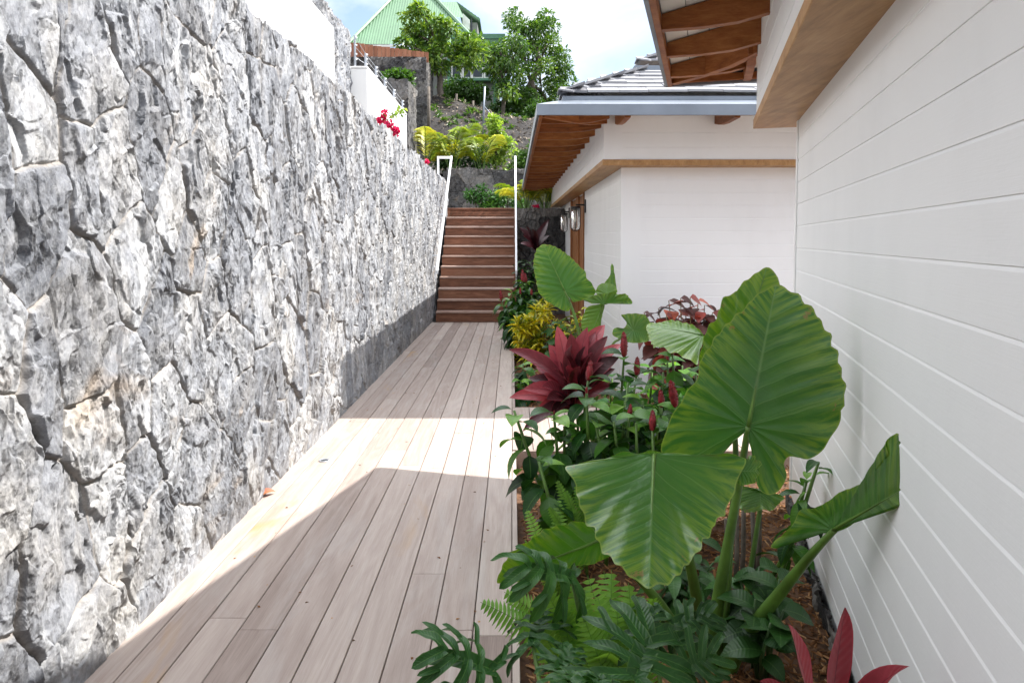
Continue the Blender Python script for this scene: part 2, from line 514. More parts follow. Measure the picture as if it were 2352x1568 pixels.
leaf('dark_cordyline_leaf', [(0.0, (0.02, 0.008, 0.01)), (0.6, (0.055, 0.014, 0.02)), (1.0, (0.12, 0.03, 0.04))], 0.35, 0.15, (0.05, 0.02, 0.02), 0.06, 0.4, 0.5, (1.4, 0.8, 0.8))
leaf('croton_leaf', [(0.0, (0.04, 0.10, 0.012)), (0.35, (0.14, 0.21, 0.015)), (0.62, (0.42, 0.43, 0.02)), (1.0, (0.74, 0.60, 0.015))], 0.35, 0.25, (0.6, 0.42, 0.03), 0.12, 0.5, 0.5, (1.3, 1.2, 0.5))
leaf('copper_leaf', [(0.0, (0.05, 0.022, 0.02)), (0.45, (0.11, 0.042, 0.036)), (0.72, (0.36, 0.075, 0.06)), (1.0, (0.58, 0.17, 0.10))], 0.42, 0.2, (0.2, 0.05, 0.05), 0.05, 0.4, 0.45, (1.5, 0.9, 0.8))
leaf('fern_leaf', [(0.0, (0.05, 0.15, 0.015)), (0.5, (0.115, 0.28, 0.028)), (1.0, (0.22, 0.42, 0.06))], 0.45, 0.35, (0.10, 0.2, 0.04), 0.08, 0.4)
leaf('philodendron_leaf', [(0.0, (0.011, 0.045, 0.011)), (0.5, (0.024, 0.088, 0.016)), (1.0, (0.07, 0.18, 0.028))], 0.40, 0.18, (0.08, 0.18, 0.04), 0.05, 0.8, 0.28, (1.5, 1.5, 0.7), (0.07, 0.15, 0.03))
leaf('palm_leaf', [(0.0, (0.07, 0.16, 0.015)), (0.5, (0.24, 0.33, 0.02)), (1.0, (0.56, 0.52, 0.06))], 0.4, 0.35, (0.3, 0.3, 0.05), 0.05, 0.3)
leaf('tree_leaf', [(0.0, (0.022, 0.062, 0.012)), (0.5, (0.065, 0.15, 0.022)), (1.0, (0.20, 0.30, 0.035))], 0.4, 0.3, (0.1, 0.2, 0.04), 0.05, 0.3)
leaf('lime_leaf', [(0.0, (0.06, 0.13, 0.02)), (0.5, (0.16, 0.27, 0.03)), (1.0, (0.36, 0.46, 0.09))], 0.4, 0.35, (0.1, 0.2, 0.04), 0.05, 0.3)
leaf('shrub_leaf', [(0.0, (0.014, 0.048, 0.012)), (0.5, (0.036, 0.112, 0.020)), (1.0, (0.09, 0.21, 0.032))], 0.42, 0.25, (0.08, 0.16, 0.05), 0.06, 0.5, 0.3)
leaf('pink_petal', [(0.0, (0.40, 0.01, 0.06)), (1.0, (0.70, 0.03, 0.14))], 0.5, 0.3, (0.6, 0.03, 0.1), 0.02, 0.2, 0.3, (1.3, 0.8, 0.9))
leaf('dry_leaf', [(0.0, (0.22, 0.05, 0.02)), (1.0, (0.42, 0.12, 0.05))], 0.6, 0.1)
plain('cone_red', (0.26, 0.018, 0.026), 0.35, 0, 0.4, 45, 0.5)
plain('stalk_green', (0.085, 0.17, 0.025), 0.38, 0, 0.35, 8, 0.1)
plain('stalk_dark', (0.05, 0.11, 0.03), 0.45, 0, 0.3, 9, 0.1)

# giant elephant ear: veins, puckering and yellow-green edges follow the leaf's own coordinates
n = NT('elephant_ear_leaf')
u = n.sep(n.attr('luv', 'Vector'))
tt, ss, rho = u[0], u[1], u[2]
ax = n.math('ABSOLUTE', tt)
wv = n.math('SUBTRACT', ss, n.math('MULTIPLY', n.math('POWER', ax, 0.9), 0.62))
ph = n.math('ARCTAN2', ax, ss)
wb = n.math('MULTIPLY', n.math('SUBTRACT', 1.02, ph), 0.30)
front = n.math('GREATER_THAN', wv, 0.0)
val = n.math('ADD', n.math('MULTIPLY', front, wv), n.math('MULTIPLY', n.math('SUBTRACT', 1.0, front), wb))
val = n.math('ADD', val, n.math('MULTIPLY', n.math('SUBTRACT', n.noise(n.obj(), 4.5, 2, 0.5), 0.5), 0.09))
sp = 0.13
fr = n.math('ABSOLUTE', n.math('SUBTRACT', n.math('FRACT', n.math('ADD', n.math('DIVIDE', val, sp), 50.5)), 0.5))
veinw = n.math('SUBTRACT', 0.060, n.math('MULTIPLY', rho, 0.034))
vein = n.math('SUBTRACT', 1.0, n.math('DIVIDE', fr, veinw), clamp=True)
mid = n.math('SUBTRACT', 1.0, n.math('DIVIDE', ax, n.math('SUBTRACT', 0.021, n.math('MULTIPLY', ss, 0.014))), clamp=True)
mid = n.math('MULTIPLY', mid, n.math('GREATER_THAN', ss, -0.02))
streak = n.noise(n.comb(n.math('MULTIPLY', val, 30.0), n.math('MULTIPLY', rho, 2.2), n.attr('tone')), 1.0, 4, 0.6, 0.3)
blot = n.noise(n.obj(), 9, 4, 0.6)
edge = n.math('MULTIPLY', n.math('POWER', rho, 3.0), n.ramp(streak, [(0.42, 0.0), (0.60, 1.0)]))
body = n.mix(blot, (0.019, 0.086, 0.014), (0.044, 0.152, 0.022))
body = n.mix(n.attr('tone'), body, (0.085, 0.19, 0.02))  # tone yellows undersides; it also puts backlight and sheen into the colour
col = n.mix(n.math('MULTIPLY', edge, 0.8), body, (0.19, 0.29, 0.025))
brn = n.math('MULTIPLY', n.math('GREATER_THAN', rho, 0.90), n.ramp(n.noise(n.obj(), 16, 4, 0.7), [(0.62, 0.0), (0.66, 1.0)]))
col = n.mix(n.math('MULTIPLY', brn, 0.8), col, (0.20, 0.13, 0.05))
rim = n.math('GREATER_THAN', rho, 0.985)
col = n.mix(n.math('MULTIPLY', rim, 0.6), col, (0.2, 0.27, 0.05))
vm = n.math('MAXIMUM', n.math('MULTIPLY', vein, 0.7), n.math('MULTIPLY', mid, 0.95))
col = n.mix(vm, col, (0.10, 0.20, 0.062))
h = n.math('ADD', n.math('MULTIPLY', n.math('MINIMUM', fr, 0.3), 1.6), n.math('MULTIPLY', n.noise(n.obj(), 38, 5, 0.65, 0.8), 0.55))
n.done(col, n.math('ADD', 0.22, n.math('MULTIPLY', blot, 0.18)), n.bump(h, 0.32, 0.007), spec=0.55)
n.b.inputs['Coat Weight'].default_value = 0.2
n.b.inputs['Coat Roughness'].default_value = 0.18
n.translucent(n.mix(1.0, col, (1.9, 2.0, 0.6), 'MULTIPLY'), 0.27)
M['elephant_ear_leaf'] = n.m

# ================================================================ ground and terrain
g = MB(); g.add([(-400, -300, -0.35), (400, -300, -0.35), (400, 900, -0.35), (-400, 900, -0.35)], [(0, 1, 2, 3)])
tag(g.build('ground', M['ground_earth']), kind='structure')

def heightfield(name, xs, ys, zf, mat, kind='structure'):
    X, Y = np.meshgrid(xs, ys, indexing='ij')
    Z = zf(X, Y)
    nx, ny = X.shape
    idx = np.arange(nx * ny).reshape(nx, ny)
    Fc = np.stack([idx[:-1, :-1], idx[1:, :-1], idx[1:, 1:], idx[:-1, 1:]], -1).reshape(-1, 4)
    m = MB(); m.add(np.stack([X, Y, Z], -1).reshape(-1, 3), Fc)
    return tag(m.build(name, mat, smooth=True), kind=kind)

def hillz(x, y):
    s = np.clip((y - 18.9) / (26 - 18.9), 0, 1)
    s = s * s * (3 - 2 * s) * 0.5 + s * 0.5
    crest = np.clip(3.45 - 0.21 * (x + 2.5), 1.0, 4.5)
    z = 3.05 + s * crest
    z = z + np.clip(y - 26, 0, 60) * 0.035
    z = z + (fbm(x * 0.9, y * 0.9, 4) - 0.5) * 0.5 * np.clip(s * 3, 0.1, 1) + (fbm(x * 5, y * 5, 3) - 0.5) * 0.14
    return z
heightfield('hillside', np.linspace(-30, 30, 160), np.concatenate([np.linspace(17.62, 27, 95), np.linspace(27.5, 90, 60)]), hillz, M['hill_earth'])
m = MB(); m.box((-1.24, 14.06, -0.3), (7, 17.3, 1.995))
tag(m.build('terrace', M['gravel']), kind='structure')
m = MB(); m.box((-30, -4, -0.3), (-1.80, 18.2, 2.42))
tag(m.build('upper_terrace', M['ground_earth']), kind='structure')

# planting bed soil
def soilz(x, y):
    return -0.115 + (fbm(x * 3, y * 3, 3) - 0.5) * 0.06 + (fbm(x * 14, y * 14, 3) - 0.5) * 0.035
heightfield('planting_bed', np.linspace(0.02, 3.2, 120), np.linspace(-1.5, 14.0, 420), soilz, M['soil'])

# bark mulch: nobody could count it
m = MB()
N = 26000
x = rng.uniform(0.06, 1.9, N); y = 1.0 + (rng.random(N) ** 1.8) * 8.0
k = 0
zz = soilz(x, y)
for i in range(N):
    L = rng.uniform(0.012, 0.05) * (1.3 if rng.random() < 0.08 else 1); wd = rng.uniform(0.002, 0.006) * (2.0 if rng.random() < 0.15 else 1)
    th = rng.uniform(0, math.pi); el = rng.normal(0, 0.28)
    dx, dy, dz = math.cos(th) * math.cos(el) * L / 2, math.sin(th) * math.cos(el) * L / 2, math.sin(el) * L / 2
    sx, sy = -math.sin(th) * wd, math.cos(th) * wd
    c = (x[i], y[i], zz[i] + rng.uniform(0.002, 0.016))
    t = 0.004
    V = [(c[0] - dx - sx, c[1] - dy - sy, c[2] - dz), (c[0] + dx - sx * .5, c[1] + dy - sy * .5, c[2] + dz),
         (c[0] + dx + sx * .5, c[1] + dy + sy * .5, c[2] + dz), (c[0] - dx + sx, c[1] - dy + sy, c[2] - dz),
         (c[0] - dx * .8, c[1] - dy * .8, c[2] - dz + t), (c[0] + dx * .8, c[1] + dy * .8, c[2] + dz + t)]
    m.add(V, [(0, 1, 5, 4), (1, 2, 5), (2, 3, 4, 5), (3, 0, 4)], tone=float(np.clip(rng.normal(0.5, 0.25), 0, 1)))
tag(m.build('bark_mulch', M['mulch_chip']), 'brown shredded bark mulch on the planting bed', 'mulch', kind='stuff')

# ================================================================ boardwalk
m = MB()
edges = [-1.41] + [-1.262 + 0.1405 * i for i in range(10)]
rr = random.Random(3)
tones = [0.62, 0.50, 0.62, 0.26, 0.44, 0.52, 0.68, 0.56, 0.46, 0.72]
for i in range(10):
    x0, x1 = edges[i], edges[i + 1] - 0.004
    joints = [-2.0]
    y = -2.0 + rr.uniform(1.5, 5.0)
    while y < 11.84:
        joints.append(y); y += rr.uniform(3.4, 5.2)
    joints.append(11.845)
    if i == 7: joints = [-2.0, 1.2, 2.92, 5.05, 7.9, 10.2, 11.845]
    if i == 9: joints = [-2.0, 2.46, 4.3, 7.0, 9.4, 11.845]
    for j in range(len(joints) - 1):
        tn = min(0.98, max(0.02, tones[i] + rr.gauss(0, 0.10)))
        if i == 9 and j == 0: tn = 0.08
        o = m.n
        m.box((x0, joints[j] + 0.001, -0.028 + rr.uniform(0, 0.0016)), (x1, joints[j + 1] - 0.001, rr.uniform(-0.0012, 0.0008)), tone=tn, bev=0.0025)
        m.j[-1] += 1.0 if i in (1, 2) else (0.35 if rr.random() < 0.3 else 0.0)
# edge boards, and the side landing that crosses the bed towards the gap between the wings
m.box((0.0012, -2.0, -0.15), (0.0262, 4.632, -0.003), tone=0.8, bev=0.002)
m.box((0.0012, 5.848, -0.15), (0.0262, 11.84, -0.003), tone=0.36, bev=0.002)
for i in range(18):
    x0 = 0.003 + 0.1405 * i
    m.box((x0, 4.658, -0.028), (x0 + 0.1365, 5.822, rr.uniform(-0.001, 0.001)), tone=min(0.9, max(0.1, rr.gauss(0.5, 0.14))), bev=0.0025)
m.box((0.0275, 4.634, -0.15), (2.53, 4.656, -0.002), tone=0.3, bev=0.002)
m.box((0.0275, 5.824, -0.15), (2.53, 5.846, -0.002), tone=0.3, bev=0.002)
tag(m.build('boardwalk', M['deck_wood']), kind='structure')

# ================================================================ rough stone walls
def stone_panel(mb, As, Zs, to_world, size=(0.30, 0.46), amp=1.0, seed=0, topjag=0.0, lean=0.0):
    """irregular upright boulders: weighted Voronoi cells with chipped facets and sunk joints"""
    r = np.random.default_rng(seed)
    cw, ch = size
    A, Z = np.meshgrid(As, Zs, indexing='ij')
    wx = A + (fbm(A * 3.1 + seed, Z * 2.1, 3) - 0.5) * 0.10 * cw / 0.3 + (fbm(A * 13, Z * 9 + seed, 3) - 0.5) * 0.030
    wz = Z + (fbm(A * 2.6 + 40, Z * 2.2 + seed, 3) - 0.5) * 0.10 + (fbm(A * 11 + 9, Z * 12, 3) - 0.5) * 0.025
    wx = wx + lean * wz
    def cells(X, Y, w, h, seedk, wmax):
        rk = np.random.default_rng(seedk)
        G = 64                                           # one random table, wrapped, so that panels side by side agree
        jx = rk.uniform(-.42, .42, (G, G)); jy = rk.uniform(-.42, .42, (G, G))
        wt = rk.uniform(0, wmax, (G, G)) * (rk.random((G, G)) < 0.75)
        u = X / w; v = Y / h
        ci = np.floor(u).astype(int); cj = np.floor(v).astype(int)
        z = lambda: np.zeros(X.shape)
        d1 = np.full(X.shape, 1e9); d2 = np.full(X.shape, 1e9)
        i1 = np.zeros(X.shape, int)
        ax, ay, bx, by = z(), z(), z(), z()
        for a in range(-2, 3):
            for b in range(-3, 3):
                ii = ci + a; jj = cj + b
                im = ii % G; jm = jj % G
                px = ii + 0.5 + jx[im, jm]; py = jj + 0.5 + jy[im, jm] + 0.5 * (ii % 2)
                d = (u - px) ** 2 + (v - py) ** 2 - wt[im, jm]
                less = d < d1; sec = (~less) & (d < d2)
                d2 = np.where(less, d1, np.where(sec, d, d2))
                bx = np.where(less, ax, np.where(sec, px, bx)); by = np.where(less, ay, np.where(sec, py, by))
                i1 = np.where(less, im * G + jm, i1); d1 = np.where(less, d, d1)
                ax = np.where(less, px, ax); ay = np.where(less, py, ay)
        sep = np.sqrt((ax - bx) ** 2 + (ay - by) ** 2) + 1e-6
        e = (d2 - d1) / (2 * sep) * min(w, h) * 1.15
        return i1, e, (u - ax) * w, (v - ay) * h, G * G, rk
    i1, e, du, dv, n, rk = cells(wx, wz, cw, ch, seed + 1, 0.42)
    off = rk.uniform(-0.005, 0.005, n); tu = rk.normal(0, 0.045, n); tv = rk.normal(0, 0.03, n); tone = rk.random(n)
    h = off[i1] + tu[i1] * du + tv[i1] * dv
    k = np.clip(e / 0.010, 0, 1); k = k * k * (3 - 2 * k); dome = np.clip(e / 0.024, 0, 1); dome = 1 - (1 - dome) ** 2
    # chipped facets, two sizes, stretched upright and warped
    ffx = A + (fbm(A * 9 + 3, Z * 5, 3) - 0.5) * 0.10; ffz = Z + (fbm(A * 7, Z * 6 + 8, 3) - 0.5) * 0.14
    j1, e1, a1, b1, n1, r1 = cells(ffx + i1 * 0.37, ffz, 0.085, 0.15, seed + 2, 0.5)
    h += (r1.uniform(-0.005, 0.005, n1)[j1] + r1.normal(0, 0.15, n1)[j1] * a1 + r1.normal(0, 0.09, n1)[j1] * b1) * np.clip(e1 / 0.008, 0, 1)
    j2, e2, a2, b2, n2, r2 = cells(ffx * 1.0 + 0.25 * ffz, ffz, 0.034, 0.062, seed + 3, 0.5)
    chip = np.clip(fbm(A * 2.1, Z * 1.7 + 30, 3) * 2.6 - 0.6, 0.05, 1.1)
    h += (r2.uniform(-0.0022, 0.0022, n2)[j2] + r2.normal(0, 0.16, n2)[j2] * a2 + r2.normal(0, 0.09, n2)[j2] * b2) * chip * np.clip(e2 / 0.008, 0, 1)
    rid = 1 - np.abs(fbm(A * 14 + 7 + fbm(A * 6, Z * 5, 2) * 2, Z * 6, 5, 0.55) - 0.5) * 4
    h += rid * 0.004 + (fbm(A * 38, Z * 26, 4, 0.62) - 0.5) * 0.009 * (0.4 + chip) + (fbm(A * 3.5, Z * 2.2, 3) - 0.5) * 0.009
    # upright cleavage flakes: sawtooth steps along a strongly warped direction
    for fq, am in ((7.5, 0.0075), (17.0, 0.005)):
        f = A * fq + Z * fq * 0.12 + (fbm(A * 3.2 + fq, Z * 2.0 + i1 * 0.61, 4) - 0.5) * 5.0 + i1 * 0.37
        f = f - np.floor(f)
        mk = np.clip(fbm(A * 4.5 + 5 * fq, Z * 3.0 + i1 * .2, 3) * 3.2 - 1.1, 0, 1)
        h += (0.5 - f) * np.where(f > 0.0, 1, 0) * -am * mk * np.clip((1 - f) * 9, 0, 1)
    hh = (h * amp) * (0.06 + 0.94 * k) + (dome - 1) * 0.006 * amp
    cr = np.clip(1 - e / 0.008, 0, 1); hh = hh - 0.011 * amp * cr * cr * (3 - 2 * cr)
    if Zs[0] < 0.1 and Zs[-1] > 2.5: hh = hh * np.clip((Z + 0.03) / 0.12, 0.25, 1)
    jt = np.clip(1 - e / 0.007, 0, 1) * 0.7
    tn = np.clip(tone[i1] * 0.6 + r1.random(n1)[j1] * 0.28 + 0.12 * rid, 0, 1)
    ZZ = Z.copy()
    if topjag:
        jag = (tone[i1][:, -1] - 0.5) * topjag + (fbm(As * 9, As * 0 + seed, 3) - 0.5) * topjag
        ZZ = Z + jag[:, None] * np.clip((Z - Zs[-1] + 0.25) / 0.25, 0, 1)
    na, nz = A.shape
    V = np.array([to_world(A.ravel(), ZZ.ravel(), hh.ravel())]).reshape(3, -1).T
    idx = np.arange(na * nz).reshape(na, nz)
    Fc = np.stack([idx[:-1, :-1], idx[1:, :-1], idx[1:, 1:], idx[:-1, 1:]], -1).reshape(-1, 4)
    mb.add(V, Fc, tone=tn.ravel(), joint=jt.ravel())

# long retaining wall on the left
m = MB()
wallmap = lambda a, z, h: (-1.355 + h, a, z)
stone_panel(m, np.linspace(0.5, 1.5, 130), np.linspace(-0.06, 2.60, 330), wallmap, (0.25, 0.38), 0.8, 21, 0.05, 0.05)
stone_panel(m, np.linspace(1.5, 3.6, 660), np.linspace(-0.06, 2.60, 760), wallmap, (0.25, 0.38), 0.8, 21, 0.05, 0.05)
stone_panel(m, np.linspace(3.6, 6.6, 460), np.linspace(-0.06, 2.60, 480), wallmap, (0.25, 0.38), 0.8, 21, 0.05, 0.05)
As = [6.6]
while As[-1] < 14.9:
    As.append(As[-1] + 0.0026 * As[-1])
stone_panel(m, np.array(As), np.linspace(-0.06, 2.60, 300), wallmap, (0.25, 0.38), 0.8, 21, 0.05, 0.05)
stone_panel(m, np.linspace(-1.76, -1.375, 22), np.linspace(-0.06, 2.57, 120), lambda a, z, h: (a, 14.88 + h * 0.5, z), (0.3, 0.4), 0.8, 5)
m.box((-1.79, 0.4, -0.3), (-1.43, 14.86, 2.55), tone=0.6)
tag(m.build('stone_wall', M['stone'], smooth=False, loc=Vector((-1.36, 0.6, 0))), 'long sunlit grey retaining wall of rough upright boulders beside the boardwalk', 'wall')

# white parapet wall above it, then a rough stone wall behind, then a white wall with a wire fence
m = MB(); m.box((-2.62, 1.0, 2.40), (-2.40, 9.64, 4.25), bev=0.01)
tag(m.build('parapet_wall', M['white_render'], loc=Vector((-2.5, 5, 2.4))), 'smooth white rendered wall standing above the long stone wall', 'wall')
m = MB()
stone_panel(m, np.linspace(1.0, 11.3, 300), np.linspace(2.4, 4.66, 80), lambda a, z, h: (-2.68 + h + np.clip((a - 9.66) / 0.1, 0, 1) * 0.12, a, z), (0.3, 0.4), 1.0, 31, 0.06)
stone_panel(m, np.linspace(-2.95, -2.56, 20), np.linspace(2.4, 4.62, 80), lambda a, z, h: (a, 11.28 + h * 0.5, z), (0.3, 0.4), 0.8, 5)
m.box((-2.98, 1.0, 2.4), (-2.76, 11.25, 4.60), tone=0.6)
tag(m.build('stone_wall', M['stone'], loc=Vector((-2.7, 6, 2.4))), 'upper rough grey stone wall rising behind the smooth white parapet', 'wall')
m = MB(); m.box((-2.56, 11.32, 2.40), (-2.302, 15.5, 4.11), bev=0.01)
m.box((-2.57, 11.31, 4.112), (-2.295, 15.51, 4.14), bev=0.004)
cwall = tag(m.build('parapet_wall', M['white_render'], loc=Vector((-2.43, 13.4, 2.4))), 'white rendered wall with a shaded end, topped by small fence posts', 'wall')

root = thing('wire_fence', 'thin wire fence on short grey metal posts along the white wall top', 'fence', (-2.42, 11.4, 4.14))
fp = [(-2.50, 11.36, 0.50), (-2.36, 11.50, 0.25), (-2.36, 12.35, 0.25), (-2.36, 13.2, 0.25), (-2.36, 14.2, 0.25), (-2.36, 15.3, 0.25)]
for (px, py, ph) in fp:
    m = MB(); m.box((px - .014, py - .014, 4.14), (px + .014, py + .014, 4.14 + ph), bev=0.003)
    p_ = m.build('post', M['galvanised'], root)
    for q in ((0.12, 0.2, 0.34, 0.46) if ph > 0.3 else (0.08, 0.16, 0.23)):
        m = MB(); m.lathe([(0.011, -0.05), (0.014, -0.03), (0.014, 0.0)], (px - 0.014, py, 4.14 + q), 8, axis=(-1, 0, 0))
        m.build('insulator', M['rail_paint'], p_)
for q in (0.24, 0.16, 0.08):
    m = MB()
    m.tube([(fp[0][0], fp[0][1], 4.14 + q * 2), (fp[1][0], fp[1][1], 4.14 + q), (fp[-1][0], fp[-1][1], 4.14 + q)], 0.003, 5)
    m.build('wire', M['galvanised'], root)

# low retaining wall at the head of the stairs, and one beside the stairs
m = MB()
stone_panel(m, np.linspace(-1.6, 3.2, 240), np.linspace(1.9, 3.12, 70), lambda a, z, h: (a, 17.34 - h, z), (0.42, 0.36), 0.9, 41, 0.05)
m.box((-1.7, 17.42, 1.6), (3.3, 17.68, 3.08), tone=0.4)
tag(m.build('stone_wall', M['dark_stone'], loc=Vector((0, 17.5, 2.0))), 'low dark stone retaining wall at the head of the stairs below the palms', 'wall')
m = MB()
stone_panel(m, np.linspace(0.09, 1.3, 120), np.linspace(-0.2, 2.0, 200), lambda a, z, h: (a, 13.98 - h, z), (0.36, 0.3), 1.0, 51, 0.05)
m.box((0.10, 14.0, -0.3), (1.3, 14.06, 1.97), tone=0.3)
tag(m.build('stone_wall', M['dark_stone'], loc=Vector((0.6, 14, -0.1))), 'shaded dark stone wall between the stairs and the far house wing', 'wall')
# far dark walls on the slope
m = MB()
stone_panel(m, np.linspace(-9.5, -2.9, 130), np.linspace(2.5, 7.54, 100), lambda a, z, h: (a, 24.0 - h * 2, z), (0.5, 0.4), 1.2, 61)
stone_panel(m, np.linspace(24.0, 26.0, 30), np.linspace(2.5, 7.54, 100), lambda a, z, h: (-2.9 + h, a, z), (0.5, 0.4), 1.2, 62)
m.box((-9.5, 24.08, 2.0), (-2.98, 26, 7.5), tone=0.3)
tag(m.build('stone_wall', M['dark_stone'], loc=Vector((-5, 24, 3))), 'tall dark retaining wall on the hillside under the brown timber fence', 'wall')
m = MB()
stone_panel(m, np.linspace(-4.6, -2.44, 80), np.linspace(2.2, 5.15, 90), lambda a, z, h: (a, 16.7 - h, z), (0.4, 0.4), 1.0, 71, 0.05)
stone_panel(m, np.linspace(16.7, 18.1, 50), np.linspace(2.2, 5.15, 90), lambda a, z, h: (-2.44 + h, a, z), (0.4, 0.4), 1.0, 72, 0.05)
m.box((-4.6, 16.78, 2.0), (-2.52, 18.1, 5.1), tone=0.3)
tag(m.build('stone_wall', M['dark_stone'], loc=Vector((-3, 17, 2.4))), 'square end of a dark stone wall with a pale lit edge behind the fence posts', 'wall')
m = MB()
stone_panel(m, np.linspace(-3.2, -2.42, 40), np.linspace(2.6, 5.85, 90), lambda a, z, h: (a, 20.2 - h, z), (0.4, 0.4), 1.0, 81, 0.05)
m.box((-3.2, 20.28, 2.5), (-2.46, 21.3, 5.8), tone=0.3)
tag(m.build('stone_wall', M['dark_stone'], loc=Vector((-2.8, 20.6, 3))), 'short dark block of wall stepping down the bare slope', 'wall')

# timber fence above the tall dark wall
root = thing('timber_fence', 'brown close-boarded timber fence in front of the green-roofed house', 'fence', (-5.5, 24.3, 7.5))
m = MB()
xx = -9.5
rr = random.Random(5)
while xx < -2.95:
    m.box((xx, 24.2, 7.40), (xx + 0.135, 24.235, 8.06 - max(0, xx + 5.4) * 0.13 + rr.uniform(-.01, .01)), tone=rr.random())
    xx += 0.145
m.build('boards', M['fence_wood'], root)
m = MB(); m.box((-9.5, 24.24, 7.5), (-2.95, 24.29, 7.58)); m.build('rail', M['fence_wood'], root)

# ================================================================ stairs
SY, SH, SG = 11.87, 0.1838, 0.219
root = thing('staircase', 'brown timber staircase of open treads climbing at the end of the boardwalk', 'stairs', (-0.62, SY, 0))
for i in range(11):
    y0 = SY + SG * i; z0 = SH * i
    m = MB(); m.box((-1.29, y0, z0 + (0.001 if i == 0 else -0.02)), (0.035, y0 + 0.022, z0 + SH - 0.034), tone=rr.random())
    m.build('riser', M['stair_wood'], root)
    m = MB(); m.box((-1.29, y0 - 0.028, z0 + SH - 0.0335), (0.035, y0 + SG - 0.03 if i < 10 else y0 + 0.1, z0 + SH), tone=rr.random(), bev=0.005)
    m.build('tread', M['tread_wood'] if i < 10 else M['stair_wood'], root)
m = MB()
poly = [(0.037, SY - 0.02, -0.1), (0.037, SY - 0.02, SH + 0.0)]
for i in range(1, 11):
    poly += [(0.037, SY + SG * i - 0.035, SH * i + 0.004), (0.037, SY + SG * i - 0.035, SH * (i + 1) + 0.004)]
poly += [(0.037, SY + SG * 10 + 0.06, SH * 11), (0.037, SY + SG * 10 + 0.06, 1.3), (0.037, SY + 1.0, -0.1)]
m.prism(poly, (0.032, 0, 0), 0.4)
m.build('stringer', M['stair_wood'], root)

def handrail(x, label, loop):
    root = thing('handrail', label, 'handrail', (x, SY, 0))
    yb, zb, yt, zt = SY - 0.28, 0.86, SY + SG * 10 + 0.45, 3.08
    m = MB()
    m.prism([(x - .022, yb, zb - .03), (x - .022, yb, zb + .03), (x - .022, yt, zt + .03), (x - .022, yt, zt - .03)], (.034, 0, 0))
    m.build('rail', M['rail_paint'], root)
    for yy, z0 in () if loop else ((SY + SG * 2.5, SH * 3), (SY + SG * 7.5, SH * 8), (yt - 0.05, 2.0)):
        zz = zb + (zt - zb) * (yy - yb) / (yt - yb)
        m = MB(); m.box((x - .012, yy - .02, z0), (x + .012, yy + .02, zz - .02)); m.build('post', M['rail_paint'], root)
    if loop:
        m = MB()
        m.box((x - .26, yt - .01, zt - .03), (x - .023, yt + .03, zt + .02))
        m.box((x - .30, yt - .01, zt - 0.62), (x - .2605, yt + .03, zt + .02))
        m.build('return_loop', M['rail_paint'], root)
        for q in (0.12, 0.45):
            yy = yb + (yt - yb) * q; zz = zb + (zt - zb) * q
            m = MB(); m.box((x - .12, yy - .012, zz - .012), (x - .0225, yy + .012, zz + .012)); m.build('bracket', M['rail_paint'], root)
    else:
        m = MB(); m.box((x - .032, yb + .0, 0.86), (x + .032, yb + .9, 0.91))
    return root
handrail(-1.235, 'white flat handrail along the stone wall with a square return at its top', True)
handrail(0.075, 'white flat handrail on the planted side of the stairs', False)

# ================================================================ the two white boarded house wings
def siding(mb, fr, a0, n0, a1, n1, z0, z1, zref, pitch, out, gw=0.010, gd=0.0028):
    """boards along a straight plan line; groove lines at zref + k pitch; out = plan direction the face looks"""
    zs = []
    kmin = math.ceil((z0 - zref) / pitch); kmax = math.floor((z1 - zref) / pitch)
    prof = [(0, z0)]
    for k in range(kmin, kmax + 1):
        z = zref + k * pitch
        if z - gw < z0 or z + gw > z1: continue
        prof += [(0, z - gw / 2), (-gd, z + gw * .32), (-gd * .9, z + gw * .42), (0, z + gw / 2)]
    prof.append((0, z1))
    V = []
    for q, z in prof:
        V.append(fr(a0 + out[0] * q, n0 + out[1] * q, z)); V.append(fr(a1 + out[0] * q, n1 + out[1] * q, z))
    Fc = [(2 * i, 2 * i + 1, 2 * i + 3, 2 * i + 2) for i in range(len(prof) - 1)]
    mb.add(V, Fc)

